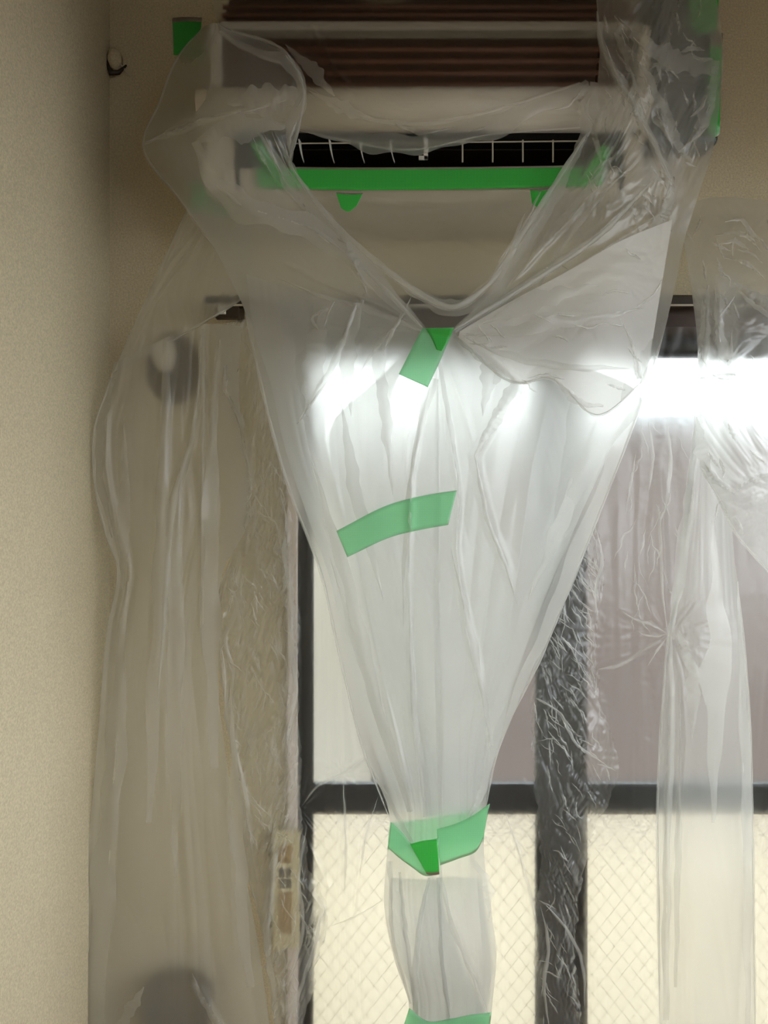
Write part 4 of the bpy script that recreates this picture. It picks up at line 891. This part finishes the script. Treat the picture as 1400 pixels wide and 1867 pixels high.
tape('fold', [(776, 599), (786, 615), (796, 638)], [(827, 598), (820, 616), (806, 640)], [SL, SR, SF], None, M['tapebold'], t, part='folded_layer', off=.0065)
tape('tape_strip', [(613, 968), (715, 918), (780, 902), (833, 894)], [(633, 1016), (720, 977), (772, 965), (817, 957)], [SL, SR], 'long green tape strip slanting across the middle of the plastic funnel', M['tape'], off=.005, group=TG)
t = empty('tape_band', (X_(800, 1.23), 1.23, Z_(1597, 1.23))); tag(t, 'green tape band wrapped round the lower narrow waist of the funnel', 'tape', TG)
tape('b', [(713, 1499), (735, 1520), (750, 1538), (775, 1533), (800, 1528)], [(708, 1547), (730, 1566), (752, 1582), (775, 1597), (801, 1594)], [SL, SR], None, M['tape'], t, part='band', off=.005)
tape('b', [(796, 1512), (830, 1502), (860, 1488), (893, 1465)], [(802, 1578), (835, 1566), (868, 1552), (881, 1528)], [SR, SL], None, M['tape'], t, part='band', off=.005)
tape('b', [(747, 1539), (770, 1533), (797, 1530)], [(778, 1594), (790, 1596), (801, 1594)], [SL, SR], None, M['tapebold'], t, part='folded_layer', off=.0075)
tape('b', [(711, 1500), (800, 1490), (886, 1470)], [(706, 1550), (800, 1545), (882, 1535)], [SB], None, M['tape'], t, part='band', off=-.002, Yfix=lambda x, y: 1.286 + .058 * np.sin(np.pi * np.clip((x - 706) / 180, 0, 1)))
t = empty('tape_band', (X_(815, 1.23), 1.23, Z_(1900, 1.23))); tag(t, 'green tape band at the very bottom of the plastic funnel', 'tape', TG)
tape('b', [(746, 1838), (780, 1862), (820, 1858), (860, 1850), (896, 1846)], [(728, 1895), (780, 1905), (820, 1905), (860, 1903), (890, 1898)], [SL, SR], None, M['tape'], t, part='band', off=.004)
# tape on the machine
t = empty('tape_run', (ax(780), 1.36, az(345))); tag(t, 'green masking tape running along the lower lip of the air conditioner', 'tape')
tape('b', [(462, 303), (600, 305), (780, 305), (960, 303), (1110, 300)], [(470, 340), (600, 346), (780, 346), (960, 342), (1100, 337)], [], None, M['tapebold'], t, part='strip', Yfix=1.3555, n=60)
tape('b', [(455, 262), (470, 290), (490, 318)], [(478, 255), (492, 282), (512, 310)], [], None, M['tapebold'], t, part='end_strip', Yfix=1.352)
tape('b', [(1060, 318), (1078, 290), (1096, 262)], [(1086, 326), (1104, 296), (1116, 266)], [], None, M['tapebold'], t, part='end_strip', Yfix=1.352)
tape('tape_scrap', [(612, 350), (635, 352), (662, 352)], [(622, 380), (635, 386), (650, 376)], [], 'small green tape scrap hanging below the taped lip, under the outlet vanes', M['tapebold'], Yfix=1.352)
tape('tape_scrap', [(966, 345), (985, 345), (1005, 344)], [(970, 372), (985, 380), (1000, 372)], [], 'small green tape scrap below the taped lip, under the guard wires', M['tapebold'], Yfix=1.352)
tape('tape_scrap', [(345, 330), (375, 332), (420, 340)], [(345, 380), (380, 388), (420, 395)], [], 'green tape patch under film below the left end of the air conditioner', M['tapebold'], Yfix=1.45)
tape('tape_patch', [(314, 33), (340, 31), (368, 32)], [(316, 100), (340, 102), (362, 104)], [], 'dark green tape patch on the shaded wall at the upper left of the air conditioner', M['tapebold'], Yfix=WY - .002)
tape('tape_patch', [(1256, -15), (1285, -15), (1312, -15)], [(1262, 48), (1285, 60), (1308, 52)], [], 'green tape patch on the upper right corner of the wrapped electrical box', M['tapebold'], Yfix=1.432)
tape('tape_patch', [(1296, 60), (1306, 62), (1318, 60)], [(1292, 240), (1303, 250), (1312, 245)], [], 'upright green tape strip down the right edge of the electrical box', M['tapebold'], Yfix=1.434)
